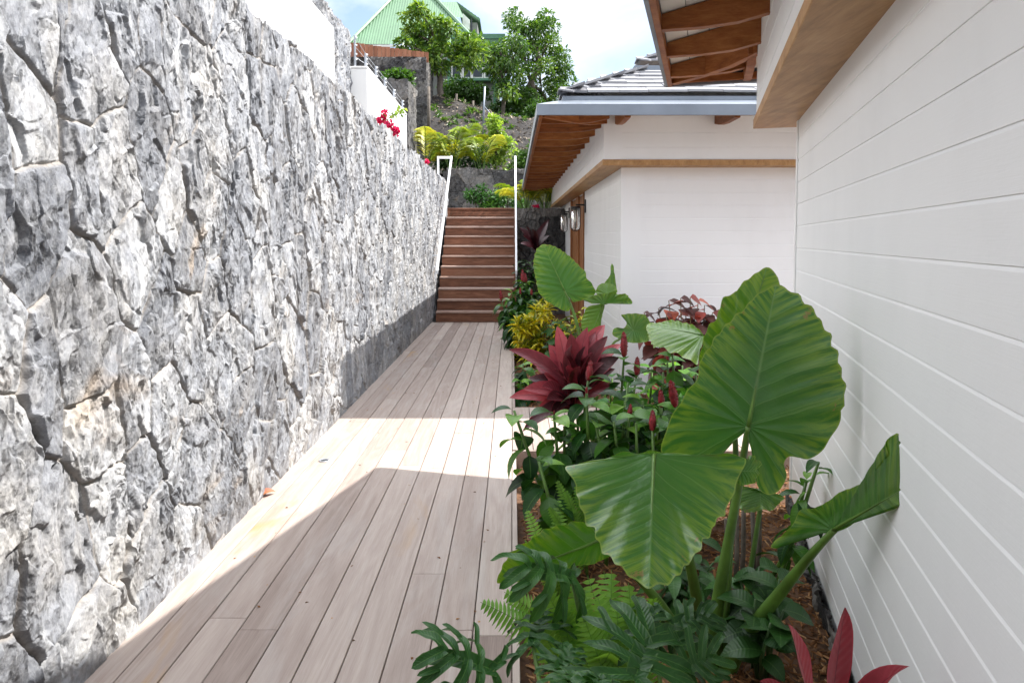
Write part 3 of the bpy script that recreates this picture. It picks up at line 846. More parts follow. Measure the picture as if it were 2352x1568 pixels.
def wing(fr, label, e, La, Lb, pitch, zref, zledge, slate_w, tier, door, z_foot, ra0):
    """corner at a=0, n=0; long side looks to +n, end side looks to +a"""
    p = 0.2                                    # upper storey band overhang
    zl = zledge + 0.055
    ztop = 2.86
    b0 = fr(0, 0, 0)
    root = thing('house', label, 'house', (b0[0], b0[1], 0))
    # --- lower walls
    m = MB()
    if door:
        d0, d1 = door
        siding(m, fr, 0, 0, -d0, 0, z_foot, zledge, zref, pitch, (0, 1))
        siding(m, fr, -d1, 0, -La, 0, z_foot, zledge, zref, pitch, (0, 1))
    else:
        siding(m, fr, 0, 0, -La, 0, z_foot, zledge, zref, pitch, (0, 1))
    siding(m, fr, 0, 0, 0, -Lb, z_foot, zledge, zref, pitch, (1, 0))
    m.box((-La, -0.30, -0.3), (-0.02, -0.02, zledge), fr); m.box((-0.30, -Lb, -0.3), (-0.02, -0.31, zledge), fr)
    m.build('wall', M['white_paint'], root)
    # corner board
    m = MB()
    cwid = 0.19 if door else 0.05
    m.box((-0.045 if not door else -0.03, 0.0, z_foot), (0.006, 0.006, zledge - .001), fr); m.box((0.0005, -cwid, z_foot), (0.006, 0.0, zledge - .001), fr)
    m.build('corner_board', M['white_paint'], root)
    # --- upper band
    m = MB()
    siding(m, fr, p, p, -La + .1, p, zl, ztop, zl + pitch * 0.9, pitch * 1.1, (0, 1))
    siding(m, fr, p, p, p, -Lb, zl, ztop, zl + pitch * 0.9, pitch * 1.1, (1, 0))
    m.box((-La + .1, -0.1, zl), (p - 0.02, p - 0.02, ztop), fr); m.box((p - 0.3, -Lb, zl), (p - .02, -0.101, ztop), fr)
    m.box((-La, -2.5, zl), (-La + .099, p, ztop), fr)
    m.build('upper_wall', M['white_paint'], root)
    m = MB()
    if door:
        m.box((p + 0.0005, p - 0.17, zl), (p + .006, p + .004, ztop), fr)
        m.build('corner_board', M['white_paint'], root)
    # --- ledge (wide board under the band)
    m = MB()
    m.box((-La, -0.02, zledge), (p + .015, p + .015, zl - .0005), fr, bev=0.003)
    m.build('ledge', M['ledge_wood'], root)
    m = MB(); m.box((-0.02, -Lb, zledge), (p + .015, -0.0205, zl - .0005), fr, bev=0.003)
    m.build('ledge', M['ledge_wood'], root)
    # --- rafters
    dz = -0.02 if door else -0.04
    zt, slope, zb = 2.525 + dz, 0.22, 2.452 + dz
    prof = [(e - .03, zb), (e - .03, zt), (p - .01, zt + slope * (e - p - .02)), (p - .01, zb + 0.045), (p + .14, zb + 0.012), (p + .30, zb)]
    aa = ra0
    k = 0
    while aa > -La - 0.35:
        m = MB()
        poly = [fr(aa, n_, z_) for n_, z_ in prof]
        v = Vector(fr(aa - .048, 0, 0)) - Vector(fr(aa, 0, 0))
        m.prism(poly, v, rr.random())
        m.build('rafter', M['rafter_wood'], root)
        aa -= 0.51
    nn = (ra0 - 0.40) if door else 0.25
    while nn > -Lb + .3:
        m = MB()
        poly = [fr(a_, nn, z_) for a_, z_ in prof]
        v = Vector(fr(0, nn - .048, 0)) - Vector(fr(0, nn, 0))
        m.prism(poly, v, rr.random())
        m.build('rafter', M['rafter_wood'], root)
        nn -= (0.51 if not door else 0.93)
    m = MB()
    poly = [fr(q, q, z_) for q, z_ in prof]
    v = (Vector(fr(0.035, -0.035, 0)) - Vector(fr(0, 0, 0)))
    m.prism([Vector(q) - v * .5 for q in poly], v, 0.7)
    m.build('hip_rafter', M['rafter_wood'], root)
    # --- white boards over the rafters (soffit), following the roof slope
    m = MB()
    q0, q1 = e - .03, -0.1
    zq = lambda q: zt + 0.006 + slope * (e - .03 - q)
    nb = 7
    for i in range(nb):
        u0 = q0 + (q1 - q0) * i / nb; u1 = q0 + (q1 - q0) * (i + 1) / nb + 0.004
        m.add([fr(u0, u0, zq(u0)), fr(-La - .6, u0, zq(u0)), fr(-La - .6, u1, zq(u1)), fr(u1, u1, zq(u1)),
               fr(u0, u0, zq(u0) + .02), fr(-La - .6, u0, zq(u0) + .02), fr(-La - .6, u1, zq(u1) + .02), fr(u1, u1, zq(u1) + .02)],
              [(0, 1, 2, 3), (7, 6, 5, 4), (0, 4, 5, 1), (2, 6, 7, 3)])
        m.add([fr(u0, u0, zq(u0)), fr(u0, -Lb, zq(u0)), fr(u1, -Lb, zq(u1)), fr(u1, u1, zq(u1)),
               fr(u0, u0, zq(u0) + .02), fr(u0, -Lb, zq(u0) + .02), fr(u1, -Lb, zq(u1) + .02), fr(u1, u1, zq(u1) + .02)],
              [(0, 1, 2, 3), (7, 6, 5, 4), (0, 4, 5, 1), (2, 6, 7, 3)])
    m.build('soffit', M['soffit_paint'], root)
    # --- fascia and gutter
    gb, gt = (2.442, 2.532) if door else (2.410, 2.472)
    m = MB()
    m.box((-La - .6, e - .029, 2.446 + dz), (e, e, gt - .004), fr); m.build('fascia', M['rafter_wood'], root)
    m = MB()
    m.box((e - .029, -Lb, 2.466 + dz), (e, e - .03, gt - .004), fr); m.build('fascia', M['rafter_wood'], root)
    m = MB()
    g0 = e + .002
    m.box((-La - .6, g0, gb), (g0, g0 + .02, gt), fr); m.build('gutter', M['zinc'], root)
    m = MB()
    m.box((g0 + .0005, -Lb, gb), (g0 + .03, g0 + .02, gt), fr)
    # apron: sloping flashing from the gutter edge back to the slates, then an upstand
    m.add([fr(g0 + .03, g0 + .02, (gt + .001)), fr(g0 + .03, -Lb, (gt + .001)), fr(e - .21, -Lb, 2.612), fr(e - .21, e - .21, 2.612)], [(0, 1, 2, 3)])
    m.add([fr(g0 + .03, g0 + .02, (gt + .001)), fr(-La - .6, g0 + .02, (gt + .001)), fr(-La - .6, e - .21, 2.612), fr(e - .21, e - .21, 2.612)], [(0, 1, 2, 3)])
    m.build('gutter', M['zinc'], root)
    m = MB()
    m.box((e - .26, -Lb, 2.60), (e - .212, e - .212, 2.648), fr); m.box((-La - .6, e - .26, 2.60), (e - .2605, e - .212, 2.648), fr)
    m.build('flashing', M['zinc'], root)
    # --- slate roof, two slopes meeting at a hip, upper tier stepped up
    m = MB()
    r2 = random.Random(11)
    tn = math.tan(R(25)); ex = 0.137
    base = e - .20
    run = min(Lb, 3.4)
    for side in (0, 1):
        c = 0
        while c * ex < run:
            t0 = c * ex; t1 = t0 + ex * 1.5
            z0 = 2.662 + t0 * tn; z1 = 2.662 + t1 * tn
            if tier and t0 > 0.75: z0 += .09; z1 += .09
            s = base - t0
            lim = -(La + .6) if side == 0 else -Lb
            while s > lim:
                wd = slate_w * r2.uniform(0.7, 1.35)
                s2 = max(s - wd, lim)
                dz = r2.uniform(-.004, .006); tk = 0.02
                tl = r2.uniform(-.004, .004)
                pts = []
                for (q, t_, z_) in ((s, t0, z0 + .022), (s2 + .004, t0, z0 + .022 + tl), (s2 + .004, t1, z1 + tl), (min(s, base - t0 + ex * .2), t1, z1)):
                    av, nv = (q, base - t_) if side == 0 else (base - t_, q)
                    pts.append(fr(av, nv, z_ + dz + 0.016))
                lo = [(x_, y_, z_ - tk) for x_, y_, z_ in pts]
                m.add(list(pts) + lo, [(0, 1, 2, 3), (7, 6, 5, 4), (0, 4, 5, 1), (1, 5, 6, 2), (2, 6, 7, 3), (3, 7, 4, 0)], tone=r2.random())
                s = s2
            c += 1
    # hip caps with their ends tipped up
    c = 0
    while c * ex < run:
        t0 = c * ex; z0 = 2.69 + t0 * tn + (.09 if tier and t0 > .75 else 0)
        q0, q1 = base - t0 + .03, base - t0 - ex * 1.3
        z1 = z0 + (q0 - q1) * tn - .02
        for sd in (1, -1):
            f_ = (lambda a_, n_, z_: fr(a_, n_, z_)) if sd == 1 else (lambda a_, n_, z_: fr(n_, a_, z_))
            V = [f_(q0, q0, z0 + .014), f_(q0 + .0, q0 - .13, z0 - .005), f_(q1, q1 - .13, z1 - .005), f_(q1, q1, z1 + .006)]
            lo = [(x_, y_, z_ - .014) for x_, y_, z_ in V]
            m.add(V + lo, [(0, 1, 2, 3), (7, 6, 5, 4), (0, 4, 5, 1), (1, 5, 6, 2), (2, 6, 7, 3), (3, 7, 4, 0)], tone=r2.random())
        c += 1
    m.build('roof', M['slate'], root)
    if tier:
        t_ = .75; z_ = 2.662 + t_ * tn
        m = MB()
        m.box((base - t_ - .07, -Lb, z_ - .02), (base - t_ - .02, base - t_ - .02, z_ + .085), fr)
        m.box((-La - .6, base - t_ - .07, z_ - .02), (base - t_ - .0705, base - t_ - .02, z_ + .085), fr)
        m.build('flashing', M['zinc'], root)
    return root

D1 = Vector((0.2622, 0.965)); N1 = Vector((-0.965, 0.2622))
C1 = (1.541, 3.86)
fr1 = lambda a, n_, z: (C1[0] + D1[0] * a + N1[0] * n_, C1[1] + D1[1] * a + N1[1] * n_, z)
fr2 = lambda a, n_, z: (1.06 - n_, 6.85 - a, z)
near = wing(fr1, 'near white boarded house wing filling the right side, brown ledge and rafters overhead', 0.722, 8.2, 4.0, 0.1165, 1.4685, 2.035, 0.35, False, None, 0.0, 0.50)
far = wing(fr2, 'far white boarded house wing with grey slate roof, brown rafters and a timber door', 0.83, 8.6, 4.0, 0.126, 1.473, 2.09, 0.27, True, (3.45, 5.75), -0.15, 0.50)

# double door of the far wing
m = MB(); m.box((-5.75, -0.14, -0.1), (-3.45, -0.05, 2.085), fr2); fr_ = m.build('door_frame', M['soffit_paint'], far)
for a0, a1 in ((-3.47, -4.40), (-4.52, -5.72)):
    m = MB(); m.box((a1, -0.05, -0.1), (a0, -0.012, 2.07), fr2, tone=0.4); d_ = m.build('door', M['door_wood'], far)
    m = MB(); m.box((a1, -0.011, -0.1), (a1 + .11, 0.02, 2.08), fr2, tone=0.7); m.box((a0 - .11, -0.011, -0.1), (a0, 0.02, 2.08), fr2, tone=0.6)
    m.build('stile', M['door_wood'], d_)
# rough stone footing under the near wing
m = MB()
stone_panel(m, np.linspace(-4.5, 0.06, 420), np.linspace(-0.3, -0.004, 34), lambda a, z, h: (C1[0] + D1[0] * a + N1[0] * (h * 1.2 + .012), C1[1] + D1[1] * a + N1[1] * (h * 1.2 + .012), z), (0.16, 0.11), 0.8, 91)
m.build('footing', M['dark_stone'], near)

# wall lanterns by the door
def lantern(y, zc, xb, label):
    root = thing('wall_lantern', label, 'lamp', (1.06, y, zc + .2), 'wall lanterns by the timber door')
    m = MB(); m.box((1.04, y - .045, zc + .08), (1.058, y + .045, zc + .27), bev=0.004); m.build('wall_plate', M['black_metal'], root)
    m = MB(); m.box((xb, y - .012, zc + .182), (1.04, y + .012, zc + .206)); m.build('arm', M['black_metal'], root)
    m = MB(); m.lathe([(.001, .172), (.07, .172), (.072, .16), (.072, .148), (.001, .148)], (xb, y, zc), 20); m.build('cap', M['black_metal'], root)
    r = .062
    m = MB(); m.lathe([(r, .147), (r, -.11), (r * .92, -.138), (r * .7, -.158), (r * .35, -.17), (.002, -.173)], (xb, y, zc), 20); m.build('glass', M['lamp_glass'], root, True)
    m = MB()
    for ax in ((1, 0), (0, 1)):
        pts = []
        for th in np.linspace(0, math.pi, 15):
            pts.append((xb + ax[0] * math.cos(th) * (r + .006), y + ax[1] * math.cos(th) * (r + .006), zc - .11 - math.sin(th) * .07))
        pts = [(xb + ax[0] * (r + .006), y + ax[1] * (r + .006), zc + .15)] + pts + [(xb - ax[0] * (r + .006), y - ax[1] * (r + .006), zc + .15)]
        m.tube(pts, .005, 6)
    m.build('cage', M['black_metal'], root)
    m = MB(); m.lathe([(.012, .147), (.012, .06), (.022, .04), (.022, -.03), (.008, -.05)], (xb, y, zc), 12); m.build('bulb', M['soffit_paint'], root, True)
lantern(10.15, 1.70, .915, 'black caged glass wall lantern on the near side of the timber door')
lantern(12.95, 1.71, .955, 'black caged glass wall lantern on the far side of the timber door')

# ================================================================ leaves in numbers
def blade_template(nseg=4, fold=0.25, droop=0.5, prof=None):
    """unit leaf along +X, normal +Z: returns verts, faces, luv"""
    V = []; L = []; Fc = []
    x = 0; z = 0; ang = 0
    for i in range(nseg + 1):
        s = i / nseg
        wd = (prof(s) if prof else math.sin(math.pi * min(1, max(0, s ** 0.8))) ** 0.85)
        if i > 0:
            ang = -droop * s
            x += math.cos(ang) / nseg; z += math.sin(ang) / nseg
        wd = max(wd, 0.02)
        V += [(x, -wd / 2, z + fold * wd / 2), (x, 0, z), (x, wd / 2, z + fold * wd / 2)]
        L += [(-1, s, 0), (0, s, 0), (1, s, 0)]
    for i in range(nseg):
        a = i * 3
        Fc += [(a, a + 1, a + 4, a + 3), (a + 1, a + 2, a + 5, a + 4)]
    return np.array(V, float), np.array(Fc), np.array(L, float)

def norm(a):
    return a / np.maximum(np.linalg.norm(a, axis=-1, keepdims=True), 1e-9)

def batch(mb, tpl, pos, dirs, ups, Ls, Ws, tones):
    V, Fc, L = tpl
    n = len(pos)
    if n == 0: return
    d = norm(np.asarray(dirs, float)); s = norm(np.cross(np.asarray(ups, float), d)); u = np.cross(d, s)
    Ls = np.broadcast_to(np.asarray(Ls, float), (n,)); Ws = np.broadcast_to(np.asarray(Ws, float), (n,))
    W = (np.asarray(pos, float)[:, None, :] + d[:, None, :] * (V[None, :, 0:1] * Ls[:, None, None])
         + s[:, None, :] * (V[None, :, 1:2] * Ws[:, None, None]) + u[:, None, :] * (V[None, :, 2:3] * Ls[:, None, None]))
    k = len(V)
    FF = (Fc[None] + (np.arange(n) * k)[:, None, None]).reshape(-1, Fc.shape[1])
    mb.add(W.reshape(-1, 3), FF, np.tile(L, (n, 1)), tone=np.repeat(np.broadcast_to(np.asarray(tones, float), (n,)), k))

def rand_dirs(n, zbias=0.0):
    d = rng.normal(size=(n, 3)); d[:, 2] += zbias
    return norm(d)

T_OVAL = blade_template(3, 0.25, 0.6)
T_LANCE = blade_template(4, 0.3, 0.9, lambda s: math.sin(math.pi * min(1, s ** 0.7)) ** 1.1 if 0 < s < 1 else 0.05)
T_CARD = blade_template(2, 0.3, 0.5)

def clumps(center, rad, n, seed, shell=0.55):
    """cluster centres inside an ellipsoid, denser to the outside"""
    r = np.random.default_rng(seed)
    d = norm(r.normal(size=(n, 3)))
    q = shell + (1 - shell) * r.random(n)
    return np.asarray(center) + d * np.asarray(rad) * q[:, None]

def crown(mb, centres, crad, per, L, W, tone=(0.25, 0.75), up=0.4, tpl=None, droop=0.0):
    for c in centres:
        n = int(per * rng.uniform(0.7, 1.3))
        d = rand_dirs(n, up)
        p = np.asarray(c) + d * crad * (rng.random((n, 1)) ** 0.45) * np.array([1, 1, 0.75])
        dd = norm(d + rng.normal(0, 0.5, (n, 3)) + np.array([0, 0, -droop]))
        uu = norm(rng.normal(0, 0.5, (n, 3)) + np.array([0, 0, 1.0]))
        t = np.clip(rng.uniform(tone[0], tone[1], n) + rng.normal(0, 0.08), 0, 1)
        batch(mb, tpl or T_CARD, p, dd, uu, rng.uniform(0.7, 1.25, n) * L, rng.uniform(0.8, 1.2, n) * W, t)

def limbs(mb, base, top, r0, centres, n=7, seed=0):
    r = random.Random(seed)
    b = Vector(base); t = Vector(top)
    pts = [b + (t - b) * (i / 5) + Vector((r.uniform(-1, 1), r.uniform(-1, 1), 0)) * 0.05 * (t - b).length * (0.3 if i in (0, 5) else 1) for i in range(6)]
    mb.tube(pts, [r0 * (1.15 - 0.45 * i / 5) for i in range(6)], 8)
    cs = list(centres); r.shuffle(cs)
    for c in cs[:n]:
        s = pts[r.choice([3, 4, 5])]
        c = Vector(c); mid = (s + c) / 2 + Vector((r.uniform(-.1, .1), r.uniform(-.1, .1), 0.12 * (c - s).length))
        mb.tube([s, mid, c], [r0 * 0.5, r0 * 0.3, r0 * 0.1], 6)

# ================================================================ green-roofed house on the hill
def corr(mb, corners, step, amp, tone=0.5):
    """corrugated sheet on a quad or triangle given as (eave_a, eave_b, top_b, top_a)"""
    a, b, c, d = [Vector(p) for p in corners]
    nrm = (b - a).cross(d - a).normalized()
    if nrm.z < 0: nrm = -nrm
    n = max(2, int((b - a).length / step))
    ex = (b - a).normalized()
    V = []; Fc = []
    up = nrm.cross(ex)
    if up.z < 0: up = -up
    H = (d - a).dot(up)
    ta = (d - a).dot(ex); tb = (c - a).dot(ex); Lx = (b - a).length
    for i in range(n + 1):
        x = Lx * i / n
        h = H
        if ta > 1e-6 and x < ta: h = H * x / ta
        if x > tb and Lx - tb > 1e-6: h = min(h, H * (Lx - x) / (Lx - tb))
        o = nrm * (amp if i % 2 else 0)
        V += [a + ex * x + o, a + ex * x + up * h + o]
    for i in range(n):
        Fc.append((2 * i, 2 * i + 2, 2 * i + 3, 2 * i + 1))
    mb.add([tuple(v) for v in V], Fc, tone=tone)

hx = lambda x: 1200 + x / 2.138           # first detail view to full photo, then to the 2352 view
def B(x, y, Y):
    return P((1200 + x / 2.138) * 0.57422, (y / 2.138) * 0.57422, Y)
HY = 32.0
root = thing('house', 'far house on the hill with a pale green corrugated metal roof', 'house', (-4.0, HY, 6.8))
el, er = B(415, 378, HY), B(1640, 378, HY)
zE = el.z; ap0 = Vector((-5.15, 35.6, zE + 4.0)); ap1 = Vector((-4.6, 35.6, zE + 4.0))
el = Vector((el.x, HY, zE)); er = Vector((-1.55, HY, zE))
bl = Vector((el.x, HY + 7.2, zE)); br = Vector((er.x, HY + 7.2, zE))
m = MB()
corr(m, (el, er, ap1, ap0), 0.06, 0.02)
corr(m, (er, br, ap1, ap1), 0.06, 0.02)
corr(m, (bl, el, ap0, ap0), 0.06, 0.02)
for p_, q_ in ((el, ap0), (er, ap1), (ap0, ap1)):
    m.tube([p_ + Vector((0, 0, .05)), q_ + Vector((0, 0, .06))], 0.09, 6)
m.build('roof', M['green_metal'], root)
m = MB(); m.box((el.x + .02, HY - .02, zE - .12), (er.x, HY + .03, zE - .02)); m.build('gutter', M['house_white'], root)
m = MB(); m.box((el.x + .5, HY + .7, 6.0), (er.x - .5, HY + 6.5, zE - .02)); m.build('wall', M['house_wall'], root)
m = MB(); m.box((el.x + .45, HY + .62, zE - .62), (er.x - .5, HY + .69, zE - .1)); m.build('wall', M['house_white'], root)
# rear gabled part with white dormer wall
Y2 = 35.2
r0, r1 = B(1160, 28, Y2), B(1340, 16, Y2)
ev = B(1280, 150, Y2 - 1.6); ev2 = B(1400, 145, Y2 - 1.6); rt = B(1545, 208, Y2)
m = MB()
corr(m, ((r0.x - .4, Y2 - 1.6, ev.z), (ev2.x, Y2 - 1.6, ev.z), (r1.x, Y2, r1.z), (r0.x - .4, Y2, r1.z)), 0.06, 0.02)
corr(m, ((rt.x, Y2 - .9, rt.z), (rt.x, Y2 + 3.5, rt.z), (r1.x, Y2 + 3.5, r1.z), (r1.x, Y2 - .0, r1.z)), 0.06, 0.02)
m.prism([(r1.x, Y2 - .05, r1.z), (rt.x, Y2 - .92, rt.z), (rt.x, Y2 - .92, rt.z - .12), (r1.x, Y2 - .05, r1.z - .14)], (-.02, .3, 0))
m.build('roof', M['green_metal'], root)
zl_ = B(1450, 290, Y2 - .9).z
a_, b_, c_ = B(1390, 150, Y2 - .9).x, B(1450, 150, Y2 - .9).x, B(1515, 150, Y2 - .9).x
m = MB(); m.prism([(a_, Y2 - .9, zl_), (b_, Y2 - .9, zl_), (b_, Y2 - .9, B(1450, 168, Y2 - .9).z), (a_, Y2 - .9, B(1390, 110, Y2 - .9).z)], (0, .2, 0)); m.build('wall', M['house_white'], root)
m = MB(); m.box((a_ - 1.6, Y2 - .7, zl_ - .5), (a_ - .01, Y2 + 2, ev.z)); m.box((b_ + .01, Y2 - .72, zl_), (c_, Y2 + 2, rt.z - .13)); m.build('wall', M['house_wall'], root)
w_ = m = MB(); m.box((b_ + .06, Y2 - .78, zl_ + .15), (c_ - .25, Y2 - .721, rt.z + .05)); m.build('window', M['dark_glass'], root)
# lean-to with green fascia, windows and sill
Y3 = 30.6
a_, b_ = B(1290, 290, Y3), B(1755, 290, Y3)
m = MB(); m.box((a_.x, Y3 - .05, B(1400, 332, Y3).z), (b_.x, Y3 + 4, b_.z)); m.build('roof', M['green_trim'], root)
m = MB(); m.box((a_.x, Y3 - .02, B(1400, 378, Y3).z), (b_.x - .15, Y3 + .06, B(1400, 334, Y3).z)); m.build('fascia', M['green_metal'], root)
zs_ = B(1400, 672, Y3).z
m = MB(); m.box((a_.x + .2, Y3 + .35, 5.6), (b_.x - .3, Y3 + 3.5, B(1400, 380, Y3).z)); m.build('wall', M['house_wall'], root)
m = MB(); m.box((a_.x, Y3 + .1, zs_ - .05), (b_.x - .4, Y3 + .349, zs_ + .05)); m.build('sill', M['green_trim'], root)
for (x0, x1) in ((1300, 1375), (1395, 1460), (1475, 1560), (1580, 1640)):
    p0, p1 = B(x0, 560, Y3 + .2), B(x1, 655, Y3 + .2)
    m = MB(); m.box((p0.x - .04, Y3 + .31, p1.z - .04), (p1.x + .04, Y3 + .345, p0.z + .9), bev=.01); f_ = m.build('window', M['house_white'], root)
    m = MB(); m.box((p0.x + .02, Y3 + .29, p1.z + .02), (p1.x - .02, Y3 + .309, p0.z + .84)); m.build('pane', M['dark_glass'], f_)
for x0 in (1272, 1665):
    p0 = B(x0, 560, Y3)
    m = MB(); m.box((p0.x - .06, Y3 - .01, 5.8), (p0.x + .06, Y3 + .1, B(1400, 380, Y3).z)); m.build('post', M['green_trim'], root)

# ================================================================ trees and shrubs on the slope
def tree(name, label, base, top, r0, centres, crad, per, L, W, mat, tone, up=0.4, tpl=None, droop=0.0, cat='tree', seed=1, group=None):
    root = thing(name, label, cat, base, group)
    m = MB(); limbs(m, base, top, r0, centres, 10, seed); m.build('trunk', M['bark'], root, True)
    m = MB(); crown(m, centres, crad, per, L, W, tone, up, tpl, droop); m.build('crown', M[mat], root)
    return root
def spots(lst, Y, spread, seed):
    r = random.Random(seed)
    return np.array([tuple(B(x, y, Y) + Vector((0, r.uniform(-spread, spread), 0))) for x, y in lst])
cs = spots([(1040, 150), (1000, 230), (1100, 200), (1180, 215), (1080, 290), (960, 280), (1000, 350), (1180, 300), (1250, 265), (1300, 300), (1380, 320), (1450, 345), (1510, 330), (920, 420), (1000, 420), (1100, 420), (1200, 400), (1300, 400), (1400, 400), (1500, 440), (1545, 490), (1440, 470), (1350, 480), (1480, 560), (1400, 570), (1250, 480), (1150, 500), (1120, 565), (1210, 590), (1060, 480), (1030, 110), (940, 180)], 26, .7, 1)
b_ = B(1205, 865, 26)
tree('broad_tree', 'bushy bright green tree in front of the green roof with a pale trunk', (b_.x, 26, b_.z - .3), (b_.x - .1, 26, B(1150, 480, 26).z), 0.12, cs, 0.31, 105, 0.22, 0.11, 'tree_leaf', (0.3, 1.0), 0.55, None, 0.25)
cs = spots([(1690, 360), (1760, 350), (1830, 360), (1900, 420), (1640, 400), (1600, 440), (1700, 430), (1780, 430), (1850, 470), (1650, 480), (1720, 500), (1800, 540), (1680, 560), (1760, 600), (1840, 600), (1700, 640), (1640, 560), (1780, 700), (1720, 720), (1800, 800), (1740, 800)], 27.5, .5, 2)
b_ = B(1740, 960, 27)
tree('slender_tree', 'loose drooping green tree between the bright tree and the dense tree', (b_.x, 27.5, b_.z - .4), (b_.x, 27.5, B(1740, 470, 27.5).z), 0.08, cs, 0.30, 66, 0.26, 0.10, 'tree_leaf', (0.25, 0.85), 0.2, None, 0.8, seed=3)
cs = spots([(1820, 170), (1840, 240), (1870, 300), (2080, 210), (2060, 270), (2000, 300), (2130, 280), (2160, 310), (1920, 260), (1940, 340), (2040, 360), (2120, 380), (2200, 430), (2230, 470), (1900, 420), (1980, 440), (2070, 460), (2150, 520), (2240, 540), (1920, 520), (2010, 560), (2100, 600), (2200, 620), (2260, 600), (1900, 620), (1980, 660), (2080, 700), (2180, 720), (2300, 690), (1900, 720), (1980, 780), (2080, 800), (2200, 800), (1880, 800), (1940, 880), (2050, 900), (2150, 880), (2000, 960), (1920, 950), (2090, 180), (1825, 140)], 29, .9, 3)
b_ = B(2010, 1010, 29)
tree('dense_tree', 'tall dense dark green tree right of the green-roofed house', (b_.x, 29, b_.z - .8), (b_.x, 29, B(2010, 400, 29).z), 0.16, cs, 0.40, 150, 0.18, 0.085, 'tree_leaf', (0.1, 0.8), 0.4, None, 0.1, seed=5)
for i, (x, y, Y, rx, rz, lab) in enumerate([(1360, 800, 28.0, 0.75, 0.55, 'dark low bush below the green window sill of the far house'),
                                            (1500, 800, 27.6, 0.5, 0.5, 'small green bush on the slope crest near the grey fence post'),
                                            (2090, 1000, 26.6, 0.75, 0.55, 'dark green bush at the foot of the dense tree'),
                                            (1850, 880, 28.3, 1.1, 0.75, 'large dark bush filling the gap below the slender tree'),
                                            (2130, 900, 30.5, 1.9, 1.1, 'wide dark bush behind the trunk of the dense tree'),
                                            (850, 680, 19.2, 0.2, 0.06, 'yellow-green bush behind the white wall with the wire fence')]):
    c = B(x, y, Y)
    tree('bush', lab, (c.x, Y, c.z - rz - .2), (c.x, Y, c.z), 0.03, clumps((c.x, Y, c.z), (rx, .4, rz), int(10 + 22 * rx), 20 + i, 0.3), 0.26, 75, 0.14, 0.08, 'tree_leaf', (0.1, 0.5) if i != 4 else (.2, .5), 0.4, cat='bush')
c = B(1905, 1390, 19.0)
tree('bush', 'dark feathery green bush beside the upper end of the right handrail', (c.x, 19, 3.0), (c.x, 19, c.z), 0.03, clumps((c.x + .1, 19, c.z), (0.38, .3, 0.42), 14, 31, 0.2), 0.2, 110, 0.10, 0.03, 'tree_leaf', (0.1, 0.5), 0.4, cat='bush')
c = B(1675, 1190, 18.3)
tree('shrub', 'round lime green shrub beside the yellow palms on the terrace', (c.x, 18.3, 3.0), (c.x, 18.3, c.z), 0.03,
     np.concatenate([clumps((c.x - .08, 18.3, c.z + .15), (0.25, .25, 0.5), 14, 33, 0.4), clumps((c.x + .3, 18.3, c.z - .2), (.22, .2, .25), 6, 34), clumps((c.x + .05, 18.3, c.z - .5), (.15, .2, .3), 5, 36)]), 0.17, 50, 0.11, 0.085, 'lime_leaf', (0.25, 0.95), 0.5, cat='shrub')

def palm(label, base, h, nf, seed, spread=0.75, tone=(0.4, 1.0), group='yellow palms on the terrace'):
    r = random.Random(seed)
    root = thing('areca_palm', label, 'palm', base, group)
    b = Vector(base)
    ms = MB(); mf = MB()
    for i in range(nf):
        az = 2 * math.pi * i / nf + r.uniform(-.4, .4); tilt = r.uniform(0.12, 0.55); L = h * r.uniform(0.75, 1.1)
        out = Vector((math.cos(az), math.sin(az), 0))
        pts = []
        p = b + out * r.uniform(0.02, 0.1); ang = tilt * .5
        for k in range(13):
            pts.append(p.copy())
            ang += (0.045 + 0.13 * (k / 12) ** 1.5) * spread * 1.6
            p = p + (out * math.sin(ang) + Vector((0, 0, 1)) * math.cos(ang)) * L / 12
        ms.tube(pts, [0.014 * (1 - .75 * k / 12) for k in range(13)], 5, tone=0.8)
        pos = []; dr = []; up = []; ll = []; tt = []
        tone0 = r.uniform(*tone)
        for k in range(22):
            s = 0.32 + 0.68 * k / 21
            f = s * 12; i0 = min(int(f), 11); q = pts[i0].lerp(pts[i0 + 1], f - i0)
            tan = (pts[i0 + 1] - pts[i0]).normalized(); side = tan.cross(Vector((0, 0, 1)))
            side = side.normalized() if side.length > 1e-3 else Vector((1, 0, 0))
            nn = side.cross(tan)
            for sg in (1, -1):
                pos.append(q); dr.append(side * sg * 0.8 + tan * 0.7 + nn * 0.22 + Vector((r.uniform(-.12, .12), r.uniform(-.12, .12), r.uniform(-.25, .05)))); up.append(nn)
                ll.append(h * 0.25 * (math.sin(math.pi * (0.12 + 0.86 * (s - .32) / .68)) ** .7 + .12)); tt.append(min(1, max(0, tone0 + r.gauss(0, .1))))
        batch(mf, T_LANCE, np.array(pos), np.array(dr), np.array(up), np.array(ll), 0.0125 * h / 1.4, np.array(tt))
    ms.build('stems', M['stalk_green'], root, True); mf.build('fronds', M['palm_leaf'], root)
    return root
for i, (x, h, n_, lab) in enumerate([(1075, 1.6, 7, 'yellow-green palm nearest the lit edge of the dark wall, leftmost on the terrace'),
                                     (1310, 1.75, 8, 'tallest yellow palm in the middle of the terrace row'),
                                     (1550, 1.4, 6, 'smaller yellow palm touching the round lime shrub')]):
    c = B(x, 1430, 18.2)
    palm(lab, (c.x, 18.2, 3.02), h, n_, 40 + i)
c = P(1235, 470, 15.4)
palm('yellow-green palm behind the shaded stone wall under the far eave', (0.30, 15.3, 2.0), 0.95, 13, 50, 0.9, (0.35, 1.0), None)
palm('low green palm under the eave end above the shaded stone wall', (0.72, 15.6, 2.0), 0.8, 12, 51, 0.9, (0.2, 0.8), None)

